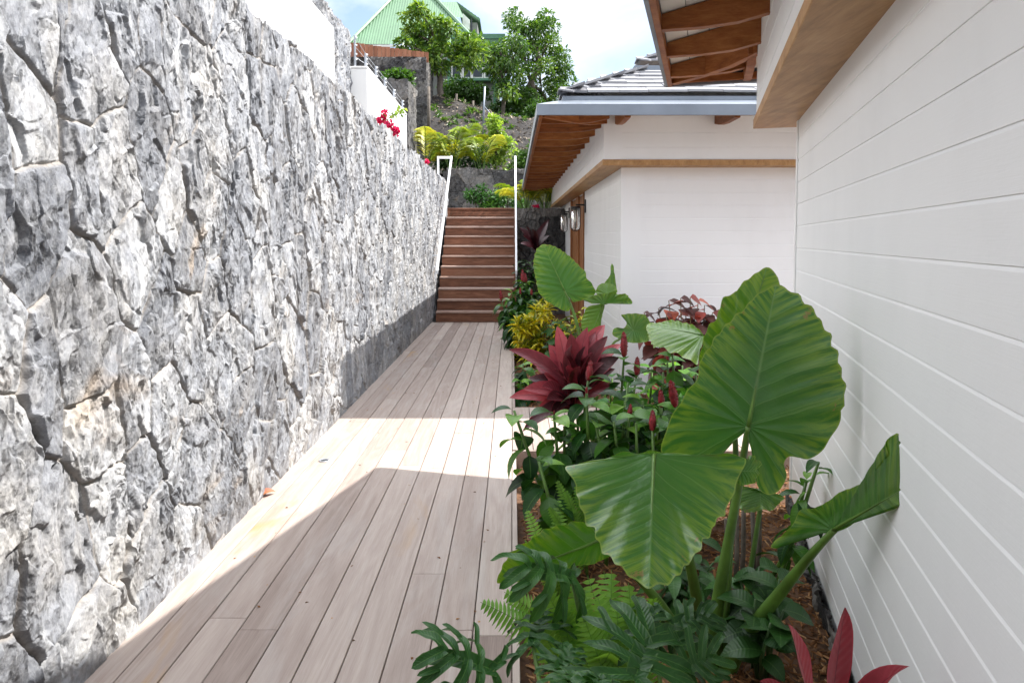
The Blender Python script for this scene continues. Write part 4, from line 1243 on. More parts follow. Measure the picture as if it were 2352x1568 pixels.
for i, (x, y, rx, rz, lab) in enumerate([(1240, 1330, .55, .42, 'dark green shrub in the shade behind the palm stems on the terrace'), (1500, 1330, .5, .4, 'dark shrub behind the smaller yellow palm')]):
    c = B(x, y, 18.9)
    tree('shrub', lab, (c.x, 18.9, 3.0), (c.x, 18.9, c.z), .03, clumps((c.x, 18.9, c.z - .1), (rx, .25, rz), 14, 80 + i, .3), .2, 60, .12, .05, 'shrub_leaf', (0, .4), .4, cat='shrub')
# stakes and posts on the slope
for i, (x, y0, y1, lab, mat) in enumerate([(1335, 800, 885, 'short wooden stake at the top of the bare slope', 'bark'), (1268, 820, 862, 'small wooden stake by the pale tree trunk', 'bark'),
                                           (1407, 850, 890, 'thin wooden stake on the slope crest under the bushes', 'bark'), (1478, 860, 900, 'thin stake left of the grey metal post', 'bark'),
                                           (1098, 740, 1010, 'tall grey timber post beside the stepped dark wall', 'bark')]):
    Y = 26.0 if i < 4 else 19.9
    t_ = B(x, y0, Y); b_ = B(x, y1, Y)
    root = thing('stake', lab, 'stake', (t_.x, Y, b_.z - .3), 'stakes on the bare slope')
    m = MB(); m.tube([(t_.x, Y, b_.z - .6), (t_.x + .01, Y, t_.z)], [.05, .042], 8); m.build('stake', M[mat], root, True)
t_ = B(1580, 740, 22.5); b_ = B(1562, 1060, 22.5)
root = thing('fence_post', 'tall grey metal post with a diagonal brace on the bare slope', 'post', (t_.x, 22.5, b_.z))
m = MB(); m.tube([(b_.x, 22.5, b_.z - .4), (t_.x, 22.5, t_.z)], .03, 8); m.build('post', M['zinc'], root, True)
q0 = B(1575, 910, 22.5); q1 = B(1705, 965, 22.5)
m = MB(); m.tube([(q0.x, 22.48, q0.z), (q1.x, 22.9, q1.z - .3)], .02, 6); m.build('brace', M['zinc'], root, True)

# fallen leaves and litter on the slope
m = MB()
n_ = 2600
x = rng.uniform(-3.2, 3.5, n_); y = rng.uniform(18.6, 26.2, n_)
batch(m, T_CARD, np.stack([x, y, hillz(x, y) + .03], 1), rand_dirs(n_) * np.array([1, 1, .2]), np.tile([0, 0, 1.0], (n_, 1)) + rng.normal(0, .3, (n_, 3)), rng.uniform(.06, .24, n_), rng.uniform(.03, .08, n_), 0.5 + 0.5 * rng.random(n_))
tag(m.build('leaf_litter', M['litter']), 'dry pale leaf litter scattered over the bare brown slope', 'leaf litter', kind='stuff')

m = MB()
n_ = 340
x = rng.uniform(-3.0, 3.4, n_); y = rng.uniform(18.7, 26.6, n_)
for i in range(n_):
    if fbm(x[i] * .9 + 3, y[i] * .9, 3) < 0.50: continue
    q_ = rng.integers(8, 20); d_ = rand_dirs(q_, 0.9)
    batch(m, T_CARD, np.tile([x[i], y[i], float(hillz(x[i], y[i]))], (q_, 1)), d_, np.tile([0, 0, 1.0], (q_, 1)) + rng.normal(0, .3, (q_, 3)), rng.uniform(.10, .26, q_), rng.uniform(.03, .06, q_), rng.uniform(0, .8, q_))
tag(m.build('weeds', M['tree_leaf']), 'patchy low green weeds on the bare brown slope', 'weeds', kind='stuff')
# bougainvillea over the stone wall, small shrubs on the terrace
root = thing('bougainvillea', 'pink bougainvillea spilling over the stone wall below the white wall', 'flowers', (-1.6, 9.0, 2.5))
ml = MB(); ms = MB()
for (x, y, r_) in ((790, 1125, .08), (745, 1090, .07), (700, 1050, .05), (812, 1115, .05), (665, 1022, .035), (730, 958, .025), (714, 1000, .028), (765, 1075, .06)):
    c = B(x, y, 9.1); n_ = int(60 * r_ / .07)
    d_ = norm(rng.normal(size=(n_, 3))) * r_ * rng.random((n_, 1)) ** .5
    mp_ = MB(); batch(mp_, T_CARD, np.array(c) + d_, rand_dirs(n_), rand_dirs(n_), .05, .045, rng.random(n_)); mp_.build('flower_head', M['pink_petal'], root)
sp_ = [B(700, 1060, 9.1), B(745, 1020, 9.1), B(790, 985, 9.1), B(850, 950, 9.1), B(885, 935, 9.1)]
ms.tube(sp_, .006, 5)
for k in range(30):
    s = rng.random() * 3.99; q = sp_[int(s)].lerp(sp_[int(s) + 1], s % 1)
    batch(ml, T_CARD, np.array([q]) + rng.normal(0, .02, (1, 3)), rand_dirs(1), rand_dirs(1), .07, .045, rng.random(1))
ms.build('stems', M['cane'], root); ml.build('leaves', M['lime_leaf'], root)
for (p_, lab) in ((B(1080, 1385, 14.6), 'tiny pink flower head by the square top of the left handrail'), (P(1232, 474, 14.3), 'small pink flower on top of the shaded stone wall')):
    root = thing('pink_flower', lab, 'flower', p_ - Vector((0, 0, .12)))
    m = MB(); m.tube([p_ - Vector((0, 0, .25)), p_], .006, 5); m.build('stem', M['stalk_green'], root)
    m = MB(); batch(m, T_CARD, np.array(p_) + norm(rng.normal(size=(60, 3))) * .05 * rng.random((60, 1)) ** .5, rand_dirs(60), rand_dirs(60), .05, .045, rng.random(60)); m.build('flower_head', M['pink_petal'], root)
for i, (x, z, rx, rz, mat, tone, lab) in enumerate([(-0.85, 2.3, .35, .35, 'shrub_leaf', (0.1, .5), 'dark green shrub at the left foot of the low retaining wall'),
                                                    (-0.1, 2.25, .40, .32, 'shrub_leaf', (0.2, .9), 'glossy green shrub at the head of the stairs'),
                                                    (-0.45, 2.22, .22, .22, 'shrub_leaf', (0.5, 1.0), 'pale shiny-leaved shrub at the middle of the retaining wall foot')]):
    tree('shrub', lab, (x, 16.6, 1.99), (x, 16.6, z), .02, clumps((x, 16.6, z), (rx, .25, rz), 12, 60 + i, .3), .14, 45, .10, .055, mat, tone, .5, cat='shrub')

# ================================================================ planting beds
Z0 = -0.11
def c6(x, y): return 1091 + .3662 * x, 516.8 + .3662 * y
def c7(x, y): return 1435.5 + .4028 * x, 574.2 + .4028 * y
def c8(x, y): return 861.3 + .3906 * x, 1033.6 + .3906 * y
def c3(x, y): return (1600 + x / 2.24) * .57422, (600 + y / 2.24) * .57422

def smooth_loop(P_, m):
    """Catmull-Rom through a closed list of 3D points, m samples"""
    P_ = np.array([tuple(p) for p in P_]); n = len(P_)
    seg = np.linalg.norm(np.roll(P_, -1, 0) - P_, axis=1)
    cum = np.concatenate([[0], np.cumsum(seg)])
    out = []
    for q in np.linspace(0, cum[-1], m, endpoint=False):
        i = min(np.searchsorted(cum, q, 'right') - 1, n - 1)
        t = (q - cum[i]) / max(seg[i], 1e-9)
        p0, p1, p2, p3 = P_[(i - 1) % n], P_[i], P_[(i + 1) % n], P_[(i + 2) % n]
        out.append(0.5 * ((2 * p1) + (-p0 + p2) * t + (2 * p0 - 5 * p1 + 4 * p2 - p3) * t * t + (-p0 + 3 * p1 - 3 * p2 + p3) * t ** 3))
    return np.array(out)

def big_leaf(root, A, T, outline, fold=0.10, curl=0.05, pucker=0.006, ripple=0.008, tone=0.0, Mo=150, Kr=30, stalk=None, r=(0.02, 0.008), seed=0, rib=True, name='leaf', label=None):
    """elephant-ear blade: rings from the stalk joint A out to the outline (3D points), folded, veined and rippled"""
    A = np.array(tuple(A)); T = np.array(tuple(T))
    O = smooth_loop(outline, Mo)
    L = np.linalg.norm(T - A); es = (T - A) / L
    Oc = O - A
    # mean normal by Newell
    nrm = np.zeros(3)
    for i in range(Mo):
        nrm += np.cross(O[i] - A, O[(i + 1) % Mo] - A)
    nrm -= es * nrm.dot(es); nrm /= np.linalg.norm(nrm)
    if nrm.dot(np.array(tuple(CAM)) - A) < 0: nrm = -nrm
    et = np.cross(nrm, es)
    V = [A.copy()]; Lu = [(0, 0, 0)]
    rs = (np.arange(1, Kr + 1) / Kr) ** 0.85
    arc = np.arange(Mo) / Mo * 2 * math.pi
    r_ = np.random.default_rng(seed)
    rip = sum(r_.normal(0, 1) * np.sin(arc * k + r_.uniform(0, 6.3)) / k ** 0.35 for k in (5, 8, 11, 15, 19, 24)) * 0.45
    s0 = Oc.dot(es) / L; t0 = np.abs(Oc.dot(et) / L); w0 = s0 - .62 * t0 ** .9
    v0 = np.where(w0 > 0, w0, (1.02 - np.arctan2(t0, s0)) * .30)
    scal = -0.014 * np.cos(2 * math.pi * v0 / .13) * np.clip(t0 * 5, 0, 1) + 0.006 * rip / 2      # margin scalloped where veins end
    for rho in rs:
        Q = A + Oc * (rho * (1 + scal * rho ** 4))[:, None]
        s = (Q - A).dot(es) / L; t = (Q - A).dot(et) / L
        a = np.abs(t)
        wv = s - .62 * a ** .9
        wb = (1.02 - np.arctan2(a, s)) * .30
        val = np.where(wv > 0, wv, wb)
        puck = np.abs(np.sin(math.pi * (val / .13 + .5 + 0.0)))            # high between the veins
        d = fold * (a - 0.25) * L * min(1, rho * 2) * 0.6
        d = d - curl * L * (s ** 2) - curl * 0.9 * L * a ** 2
        d = d + pucker * (puck - .5) * np.minimum(1, a * 6) * (0.35 + 0.65 * rho)
        d = d + ripple * rip * rho ** 4
        d = d * min(1, rho * 3)
        W = Q + nrm * d[:, None]
        V.extend(W); Lu.extend(np.stack([t, s, np.full(Mo, rho)], 1))
    Fc = []
    for i in range(Mo):
        Fc.append((0, 1 + i, 1 + (i + 1) % Mo))
    for k in range(Kr - 1):
        o = 1 + k * Mo
        for i in range(Mo):
            j = (i + 1) % Mo
            Fc.append((o + i, o + Mo + i, o + Mo + j, o + j))
    m = MB(); m.add(np.array(V), Fc, np.array(Lu), tone=tone)
    lf = m.build(name, M['elephant_ear_leaf'], root, True)
    if label: lf['label'] = label
    if rib:
        m = MB()
        pts = []; rr_ = []
        for q in np.linspace(0, 0.93, 12):
            d = -curl * L * q ** 2 - fold * .25 * L * .6 * min(1, q * 2)
            d *= min(1, q * 3)
            pts.append(Vector(A + es * L * q + nrm * (d + 0.0005))); rr_.append(max(.0012, .0085 * (1 - q) ** 1.1) * L / .55)
        m.tube(pts, rr_, 8)
        m.build('midrib', M['stalk_green'], lf, True)
    if stalk:
        m = MB()
        pts = [Vector(p) for p in stalk] + [Vector(A - nrm * 0.004)]
        # smooth path
        fine = []
        n_ = len(pts)
        for i in range(n_ - 1):
            p0, p1, p2, p3 = pts[max(i - 1, 0)], pts[i], pts[i + 1], pts[min(i + 2, n_ - 1)]
            for t in np.linspace(0, 1, 7, endpoint=False):
                fine.append(0.5 * ((2 * p1) + (-p0 + p2) * t + (2 * p0 - 5 * p1 + 4 * p2 - p3) * t * t + (-p0 + 3 * p1 - 3 * p2 + p3) * t ** 3))
        fine.append(pts[-1])
        k = len(fine)
        m.tube(fine, [r[1] + (r[0] - r[1]) * (1 - i / (k - 1)) ** 1.4 for i in range(k)], 12)
        m.build('stalk', M['stalk_green'], root, True)
    return lf

def pts(lst, conv, Y):
    """outline points at depth Y (number or function of photo x, y)"""
    out = []
    for x, y in lst:
        X_, Y_ = conv(x, y)
        out.append(P(X_, Y_, Y(X_, Y_) if callable(Y) else Y))
    return out
ID = lambda x, y: (x, y)

# ---- giant elephant ear in the foreground
ear = thing('elephant_ear', 'giant elephant ear plant with huge green leaves beside the near white wall', 'plant', (0.72, 2.47, Z0))
B0 = Vector((0.72, 2.47, Z0))
YL1 = lambda x, y: 2.30 + (y - 985) / 335 * -0.03 + (1715 - x) / 220 * 0.10
o1 = [(690, 1035), (640, 1075), (590, 1110), (555, 1150), (520, 1200), (430, 1230), (320, 1225), (250, 1190), (212, 1140), (225, 1040), (262, 960), (300, 890), (345, 820), (400, 745), (420, 690), (430, 620), (470, 570), (510, 500), (560, 440), (625, 375), (690, 320), (740, 260), (800, 220), (860, 193), (905, 205), (960, 240), (1000, 260), (1040, 310), (1090, 350), (1120, 410), (1160, 460), (1177, 490), (1185, 540), (1215, 590), (1225, 660), (1250, 740), (1258, 800), (1255, 885), (1232, 905), (1225, 950), (1210, 1010), (1170, 1080), (1120, 1140), (1050, 1190), (990, 1180), (930, 1175), (905, 1215), (925, 1280), (915, 1320), (870, 1370), (820, 1395), (770, 1370), (740, 1300), (735, 1230), (725, 1160), (705, 1090), (695, 1045)]
A1 = P(*c7(703, 1003), 2.305); T1 = P(*c7(862, 195), 2.315)
big_leaf(ear, A1, T1, pts(o1, c7, YL1), 0.12, 0.06, 0.003, 0.018, 0.0, 190, 44, [B0 + Vector((0, 0, -.03)), P(1645, 1410, 2.42), P(1672, 1250, 2.40), P(1697, 1112, 2.37)], (.030, .0105), 1, label='largest upright leaf facing the viewer')
o2 = [(825, 95), (760, 130), (715, 160), (660, 205), (640, 240), (590, 255), (555, 290), (540, 340), (520, 390), (490, 420), (460, 470), (445, 530), (425, 580), (430, 640), (480, 740), (560, 800), (650, 830), (740, 800), (830, 700), (900, 560), (925, 420), (920, 300), (905, 220), (885, 165), (862, 118)]
YL2 = lambda x, y: 2.52 - (y - 612) / 300 * 0.04
A2 = P(*c7(600, 770), 2.50); T2 = P(*c7(825, 96), 2.52)
big_leaf(ear, A2, T2, pts(o2, c7, YL2), 0.10, 0.05, 0.008, 0.010, 0.55, 130, 26, [B0 + Vector((.03, .02, -.03)), P(1664, 1440, 2.46), P(1676, 1260, 2.50), P(1690, 1050, 2.52)], (.02, .009), 2, label='upright leaf behind the largest one')  # raised tone paints this leaf as backlit
o3 = [(1560, 13), (1400, 28), (1250, 60), (1180, 75), (1128, 88), (1140, 150), (1185, 235), (1188, 290), (1215, 340), (1240, 400), (1290, 450), (1305, 510), (1350, 580), (1420, 650), (1460, 690), (1520, 735), (1570, 765), (1615, 795), (1660, 770), (1740, 750), (1800, 700), (1850, 635), (1905, 590), (1930, 530), (1975, 490), (2000, 420), (2050, 380), (2085, 310), (2110, 240), (2125, 200), (2155, 140), (2172, 70), (2160, 42), (2050, 30), (1900, 18), (1760, 8), (1650, 8)]
YL3 = lambda x, y: 1.92 - (y - 1038) / 300 * 0.30
A3 = P(*c8(1640, 24), 1.915); T3 = P(*c8(1612, 793), 1.62)
l3 = big_leaf(ear, A3, T3, pts(o3, c8, YL3), 0.08, 0.04, 0.003, 0.014, 0.12, 170, 40, [B0 + Vector((-.02, -.02, -.03)), P(1612, 1440, 2.36), P(1584, 1290, 2.2), P(1545, 1120, 2.02)], (.026, .010), 3, label='broad leaf hanging forward with a flat top edge')
of = [(2165, 50), (2200, 40), (2232, 28), (2250, 55), (2276, 70), (2268, 110), (2255, 150), (2235, 190), (2195, 203), (2150, 203), (2128, 190), (2140, 150), (2155, 100)]
big_leaf(ear, P(*c8(2150, 120), 1.93), P(*c8(2262, 110), 1.96), pts(of, c8, 1.94), 0.1, 0.1, 0.004, 0.008, 0.05, 50, 10, None, seed=4, rib=False, label='curled dark edge of the hanging leaf')
YL4 = lambda x, y: (2.05 - (x - 1912) / 158 * 0.31) if x > 1912 else (2.05 + (1912 - x) / 150 * 0.22)
o4 = [(1762, 1256), (1772, 1240), (1790, 1228), (1815, 1205), (1828, 1182), (1838, 1168), (1870, 1166), (1900, 1150), (1925, 1130), (1945, 1122), (1975, 1108), (2000, 1100), (2016, 1090), (2022, 1075), (2018, 1060), (2028, 1040), (2020, 1020), (2025, 1005), (2035, 999), (2048, 1005), (2060, 1030), (2066, 1070), (2070, 1110), (2074, 1145), (2055, 1160), (2035, 1172), (2000, 1180), (1960, 1198), (1935, 1215), (1912, 1222), (1880, 1224), (1850, 1222), (1825, 1230), (1800, 1240), (1780, 1258)]
A4 = P(1914, 1216, 2.05); T4 = P(2062, 1120, 1.755)
big_leaf(ear, A4, T4, pts(o4, ID, YL4), 0.12, 0.06, 0.004, 0.009, 0.05, 140, 34, [B0 + Vector((.03, -.03, -.03)), P(1705, 1471, 2.36), P(1800, 1350, 2.22), P(1870, 1265, 2.10)], (.034, .009), 5, label='leaf reaching right and touching the white wall')
o5 = [(735, 790), (790, 640), (850, 580), (900, 540), (970, 490), (1050, 450), (1130, 430), (1200, 418), (1260, 425), (1330, 470), (1400, 560), (1380, 620), (1300, 660), (1150, 690), (1000, 745), (880, 775), (800, 790)]
A5 = P(*c8(1330, 520), 2.30); T5 = P(*c8(745, 780), 2.15)
big_leaf(ear, A5, T5, pts(o5, c8, lambda x, y: 2.30 - (1380 - x) / 235 * .15), 0.12, 0.05, 0.008, 0.006, 0.30, 110, 24, [B0 + Vector((-.05, -.02, -.02)), P(1529, 1405, 2.38), P(1463, 1323, 2.34)], (.026, .010), 6, label='low leaf bending out over the boardwalk edge')
o8 = [(660, 1345), (760, 1370), (850, 1385), (905, 1410), (870, 1450), (840, 1480), (780, 1475), (700, 1490), (640, 1460), (630, 1390)]
big_leaf(ear, P(*c7(770, 1360), 2.62), P(*c7(770, 1485), 2.56), pts(o8, c7, lambda x, y: 2.62 - (y - 1116) / 60 * .08), 0.1, 0.05, 0.006, 0.008, 0.35, 70, 14, [Vector((.86, 2.62, Z0)), P(*c7(775, 1440), 2.64)], (.012, .006), 8, rib=False)

o6 = [(1068, 578), (1150, 575), (1240, 580), (1330, 605), (1395, 640), (1437, 690), (1425, 740), (1400, 790), (1395, 862), (1340, 842), (1280, 810), (1220, 790), (1170, 760), (1120, 750), (1085, 670)]
ear2 = thing('elephant_ear', 'shiny elephant ear leaf, sky sheen painted into its pale tone, standing behind the giant one near the coppery bush', 'plant', (1.06, 3.95, Z0))
big_leaf(ear2, P(*c6(1425, 690), 3.73), P(*c6(1075, 590), 3.98), pts(o6, c6, lambda x, y: 3.62 + (1617 - x) / 130 * .16 + (790 - y) / 100 * .34), 0.16, 0.12, 0.012, 0.006, 0.85, 110, 24, [Vector((1.0, 3.85, Z0)), P(*c6(1440, 900), 3.75)], (.02, .008), 9, label='arching leaf with painted sky sheen')  # high tone lightens the blade in place of reflected sky

# ---- second elephant ear near the far wing's corner
eb = thing('elephant_ear', 'smaller elephant ear plant at the corner of the far white wing', 'plant', (0.78, 6.45, Z0))
Bb = Vector((0.78, 6.45, Z0))
ob1 = [(574, 425), (592, 470), (600, 520), (575, 541), (530, 522), (480, 492), (430, 452), (395, 410), (385, 350), (372, 290), (368, 230), (384, 160), (405, 135), (430, 121), (460, 124), (490, 130), (540, 155), (600, 200), (640, 240), (690, 290), (702, 330), (735, 370), (757, 412), (740, 442), (690, 462), (645, 476), (612, 480), (588, 440)]
big_leaf(eb, P(*c6(562, 412), 6.45), P(*c6(432, 123), 6.40), pts(ob1, c6, 6.45), 0.10, 0.05, 0.005, 0.012, 0.1, 140, 30, [Bb, P(*c6(650, 660), 6.45), P(*c6(605, 510), 6.47)], (.02, .010), 11, label='large upright leaf on the left')
ob2 = [(680, 466), (720, 448), (760, 435), (800, 428), (860, 425), (900, 432), (945, 432), (985, 486), (955, 495), (930, 478), (900, 492), (860, 485), (810, 498), (770, 488), (730, 490)]
big_leaf(eb, P(*c6(806, 490), 6.35), P(*c6(975, 484), 6.2), pts(ob2, c6, 6.33), 0.10, 0.05, 0.008, 0.02, 0.3, 90, 16, [Bb, P(*c6(780, 640), 6.4)], (.018, .010), 12, label='leaf held flat and seen edge-on')
ob3 = [(812, 365), (840, 325), (852, 300), (852, 262), (860, 240), (872, 258), (874, 290), (882, 340), (887, 425), (850, 430), (825, 400)]
big_leaf(eb, P(*c6(860, 425), 6.55), P(*c6(862, 243), 6.55), pts(ob3, c6, 6.55), 0.2, 0.05, 0.006, 0.008, 0.3, 60, 12, None, seed=13, rib=False)
ob4 = [(762, 432), (768, 385), (800, 362), (835, 360), (872, 372), (890, 400), (885, 425), (830, 436)]
big_leaf(eb, P(*c6(825, 432), 6.45), P(*c6(825, 364), 6.5), pts(ob4, c6, 6.48), 0.1, 0.05, 0.006, 0.008, 0.95, 60, 12, None, seed=14, rib=False)
ob5 = [(668, 610), (685, 550), (705, 512), (760, 497), (812, 495), (800, 560), (785, 620), (770, 680), (720, 690), (680, 660)]
big_leaf(eb, P(*c6(800, 500), 6.38), P(*c6(730, 685), 6.3), pts(ob5, c6, 6.36), 0.1, 0.05, 0.010, 0.010, 0.8, 80, 16, None, seed=15)
ob6 = [(918, 562), (990, 552), (1060, 560), (1095, 600), (1105, 660), (1100, 715), (1040, 736), (975, 735), (930, 722), (870, 692), (864, 655), (890, 640), (930, 645), (950, 620), (942, 592)]
big_leaf(eb, P(*c6(990, 655), 6.05), P(*c6(1095, 690), 6.0), pts(ob6, c6, 6.03), 0.1, 0.04, 0.008, 0.014, 0.2, 90, 18, [Vector((.80, 6.1, Z0)), P(*c6(850, 790), 6.1), P(*c6(910, 710), 6.08)], (.014, .008), 16, rib=False)

# ---- lance leaves on curved ribs
def bez_leaf(mb, p0, p1, p2, W, up, fold=0.25, n=10, prof=None, tone=0.5, wave=0.0, wf=5, ph=0.0, ends=1.0):
    p0, p1, p2 = Vector(p0), Vector(p1), Vector(p2)
    prof = prof or (lambda s: math.sin(math.pi * min(1, s ** 0.75)) ** 0.8)
    V = []; L = []
    for i in range(n + 1):
        s = i / n
        c = p0 * (1 - s) ** 2 + p1 * 2 * s * (1 - s) + p2 * s * s
        t = ((p1 - p0) * (1 - s) + (p2 - p1) * s)
        t = t.normalized() if t.length > 1e-9 else Vector((0, 0, 1))
        sd = t.cross(Vector(up)); sd = sd.normalized() if sd.length > 1e-6 else Vector((1, 0, 0))
        nn = sd.cross(t)
        w_ = max(prof(s), 0.012) * W / 2
        for k, q in ((-2, -1), (-1, -.5), (0, 0), (1, .5), (2, 1)):
            z = fold * abs(q) * w_ + wave * W * math.sin(wf * s * 6.283 + ph + (0 if q > 0 else 1.7)) * (q * q)
            V.append(tuple(c + sd * w_ * q + nn * z)); L.append((q, s, 0))
    Fc = []
    for i in range(n):
        for k in range(4):
            a = i * 5 + k
            Fc.append((a, a + 1, a + 6, a + 5))
    mb.add(V, Fc, L, tone=tone)

def strap_plant(name, label, cat, base, mat, leaves, W, stem=None, sag=0.25, seed=0, tone=(0.3, 0.9), up=(0, 0, 1), stemmat='cane'):
    """rosette: each leaf its own part, from the crown to its tip"""
    r = random.Random(seed)
    root = thing(name, label, cat, base)
    if stem:
        m = MB(); m.tube(stem, .014, 8); m.build('stem', M[stemmat], root, True)
    for (b, t, wsc) in leaves:
        b = Vector(b); t = Vector(t); d = t - b
        hv = Vector((d.x, d.y, 0))
        ctl = b + d * 0.5 + Vector((0, 0, 1)) * sag * d.length * (0.5 + 0.8 * hv.length / max(d.length, 1e-6)) - hv * 0.12
        side_up = Vector((0, 0, 1)) * 0.8 - Vector((d.x, d.y, 0)).normalized() * 0.5 + Vector((r.uniform(-.5, .5), -0.9, 0))
        m = MB(); bez_leaf(m, b, ctl, t, W * wsc, side_up, 0.3, 14, lambda s: (math.sin(math.pi * min(1, (0.12 + .88 * s) ** 1.35)) ** 0.85), min(1, max(0, r.uniform(*tone))), 0.03, 2, r.uniform(0, 6))
        m.build('leaf', M[mat], root, True)
    return root

# red cordyline
rb = (610, 1130)
tips = [(215, 780, 0), (405, 830, .1), (462, 750, .1), (515, 632, .1), (560, 800, -.15), (600, 676, .0), (640, 720, .15), (705, 636, .05), (690, 760, -.1), (758, 666, .1), (815, 622, .15), (832, 694, .0), (905, 830, -.05), (925, 742, .1), (880, 900, .05), (650, 882, -.25), (215, 1080, -.05), (300, 1028, -.1), (330, 960, .05), (390, 1158, -.1), (450, 1092, -.25), (500, 900, -.2), (430, 930, .0), (740, 800, -.15), (775, 780, .15), (850, 1000, .0), (560, 960, -.3), (700, 900, .2), (480, 1180, -.15), (300, 1290, -.2), (540, 720, .12), (650, 690, .18), (790, 700, .2), (870, 780, .1), (380, 890, .12), (610, 740, -.1), (730, 700, .15), (345, 1000, .05), (420, 1010, -.15), (590, 880, -.22), (810, 860, -.1), (500, 790, .1)]
leaves = []
r = random.Random(4)
for i, (x, y, dy) in enumerate(tips):
    b = P(*c6(rb[0] + r.uniform(-25, 25), rb[1] + r.uniform(-60, 40) - (40 if y < 850 else 0)), 4.02)
    leaves.append((b, P(*c6(x, y), 4.02 + dy), r.uniform(.85, 1.15)))
strap_plant('cordyline', 'dark red broad-leaved cordyline in the middle of the bed', 'plant', (P(*c6(605, 1400), 4.02).x, 4.02, Z0), 'cordyline_leaf', leaves, 0.100,
            [(P(*c6(605, 1400), 4.02).x, 4.02, Z0 - .02), P(*c6(606, 1300), 4.02), P(*c6(610, 1100), 4.02)], 0.16, 3, (0.05, 0.9))
# pink-edged cordyline at the lower right
bb = [((1868, 1665), (1810, 1432), 1.45, 1.40, 1.0), ((1905, 1670), (1942, 1394), 1.5, 1.47, 1.15), ((1935, 1690), (2088, 1528), 1.5, 1.38, 1.0), ((1850, 1690), (1745, 1562), 1.45, 1.38, .8), ((1915, 1690), (1990, 1600), 1.45, 1.3, .9)]
leaves = [(P(x0, y0, Y0_), P(x1, y1, Y1_), s) for (x0, y0), (x1, y1), Y0_, Y1_, s in bb]
strap_plant('cordyline', 'pink-red cordyline leaves rising by the near wall footing', 'plant', (0.68, 1.5, Z0), 'cordyline_leaf', leaves, 0.056, [(0.66, 1.5, Z0), (0.665, 1.5, .12), P(1895, 1690, 1.48)], 0.12, 9, (0.65, 0.95))
# dark cordyline in the shade by the stone wall
tp = [(1070, 690), (1095, 760), (1130, 682), (1185, 700), (1225, 770), (1265, 690), (1330, 620), (1300, 690), (1080, 830), (1340, 760), (1160, 780), (1290, 820)]
leaves = [(P(*c3(1222, 900), 12.6), P(*c3(x, y), 12.6 + r.uniform(-.2, .2)), r.uniform(.8, 1.1)) for x, y in tp]
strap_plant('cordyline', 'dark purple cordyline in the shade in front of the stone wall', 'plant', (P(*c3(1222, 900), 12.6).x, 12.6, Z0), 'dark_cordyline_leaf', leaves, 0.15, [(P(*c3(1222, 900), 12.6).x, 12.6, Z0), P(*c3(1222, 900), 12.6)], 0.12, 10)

# ---- red button ginger (canes with spiralled glossy leaves and red cones)
T_GING = blade_template(6, 0.16, 1.0, lambda s: math.sin(math.pi * min(1, s ** 0.80)) ** 0.75 if 0 < s < 1 else 0.03)
def cone(root, tip, axis, h, r0):
    m = MB()
    prof = []
    for k in range(15):
        s = k / 14
        rr_ = r0 * (math.sin(math.pi * (0.14 + 0.83 * s)) ** 0.8) * (1.0 + 0.10 * (k % 2))
        prof.append((max(rr_, .001), h * s))
    m.lathe(prof, tip, 10, axis=axis)
    # overlapping bracts
    n_ = 26
    pos = []; dr = []; up = []
    ax = Vector(axis).normalized(); a = ax.orthogonal().normalized(); b = ax.cross(a)
    for i in range(n_):
        s = (i + .5) / n_; th = i * 2.4
        rr_ = r0 * math.sin(math.pi * (0.14 + 0.83 * s)) ** 0.8
        o = a * math.cos(th) + b * math.sin(th)
        pos.append(tuple(Vector(tip) + ax * (h * s - .004) + o * rr_ * .9)); dr.append(tuple(ax + o * .35)); up.append(tuple(o))
    batch(m, T_CARD, np.array(pos), np.array(dr), np.array(up), h * .2, r0 * 1.1, 0.5)
    return m.build('flower_cone', M['cone_red'], root, True)

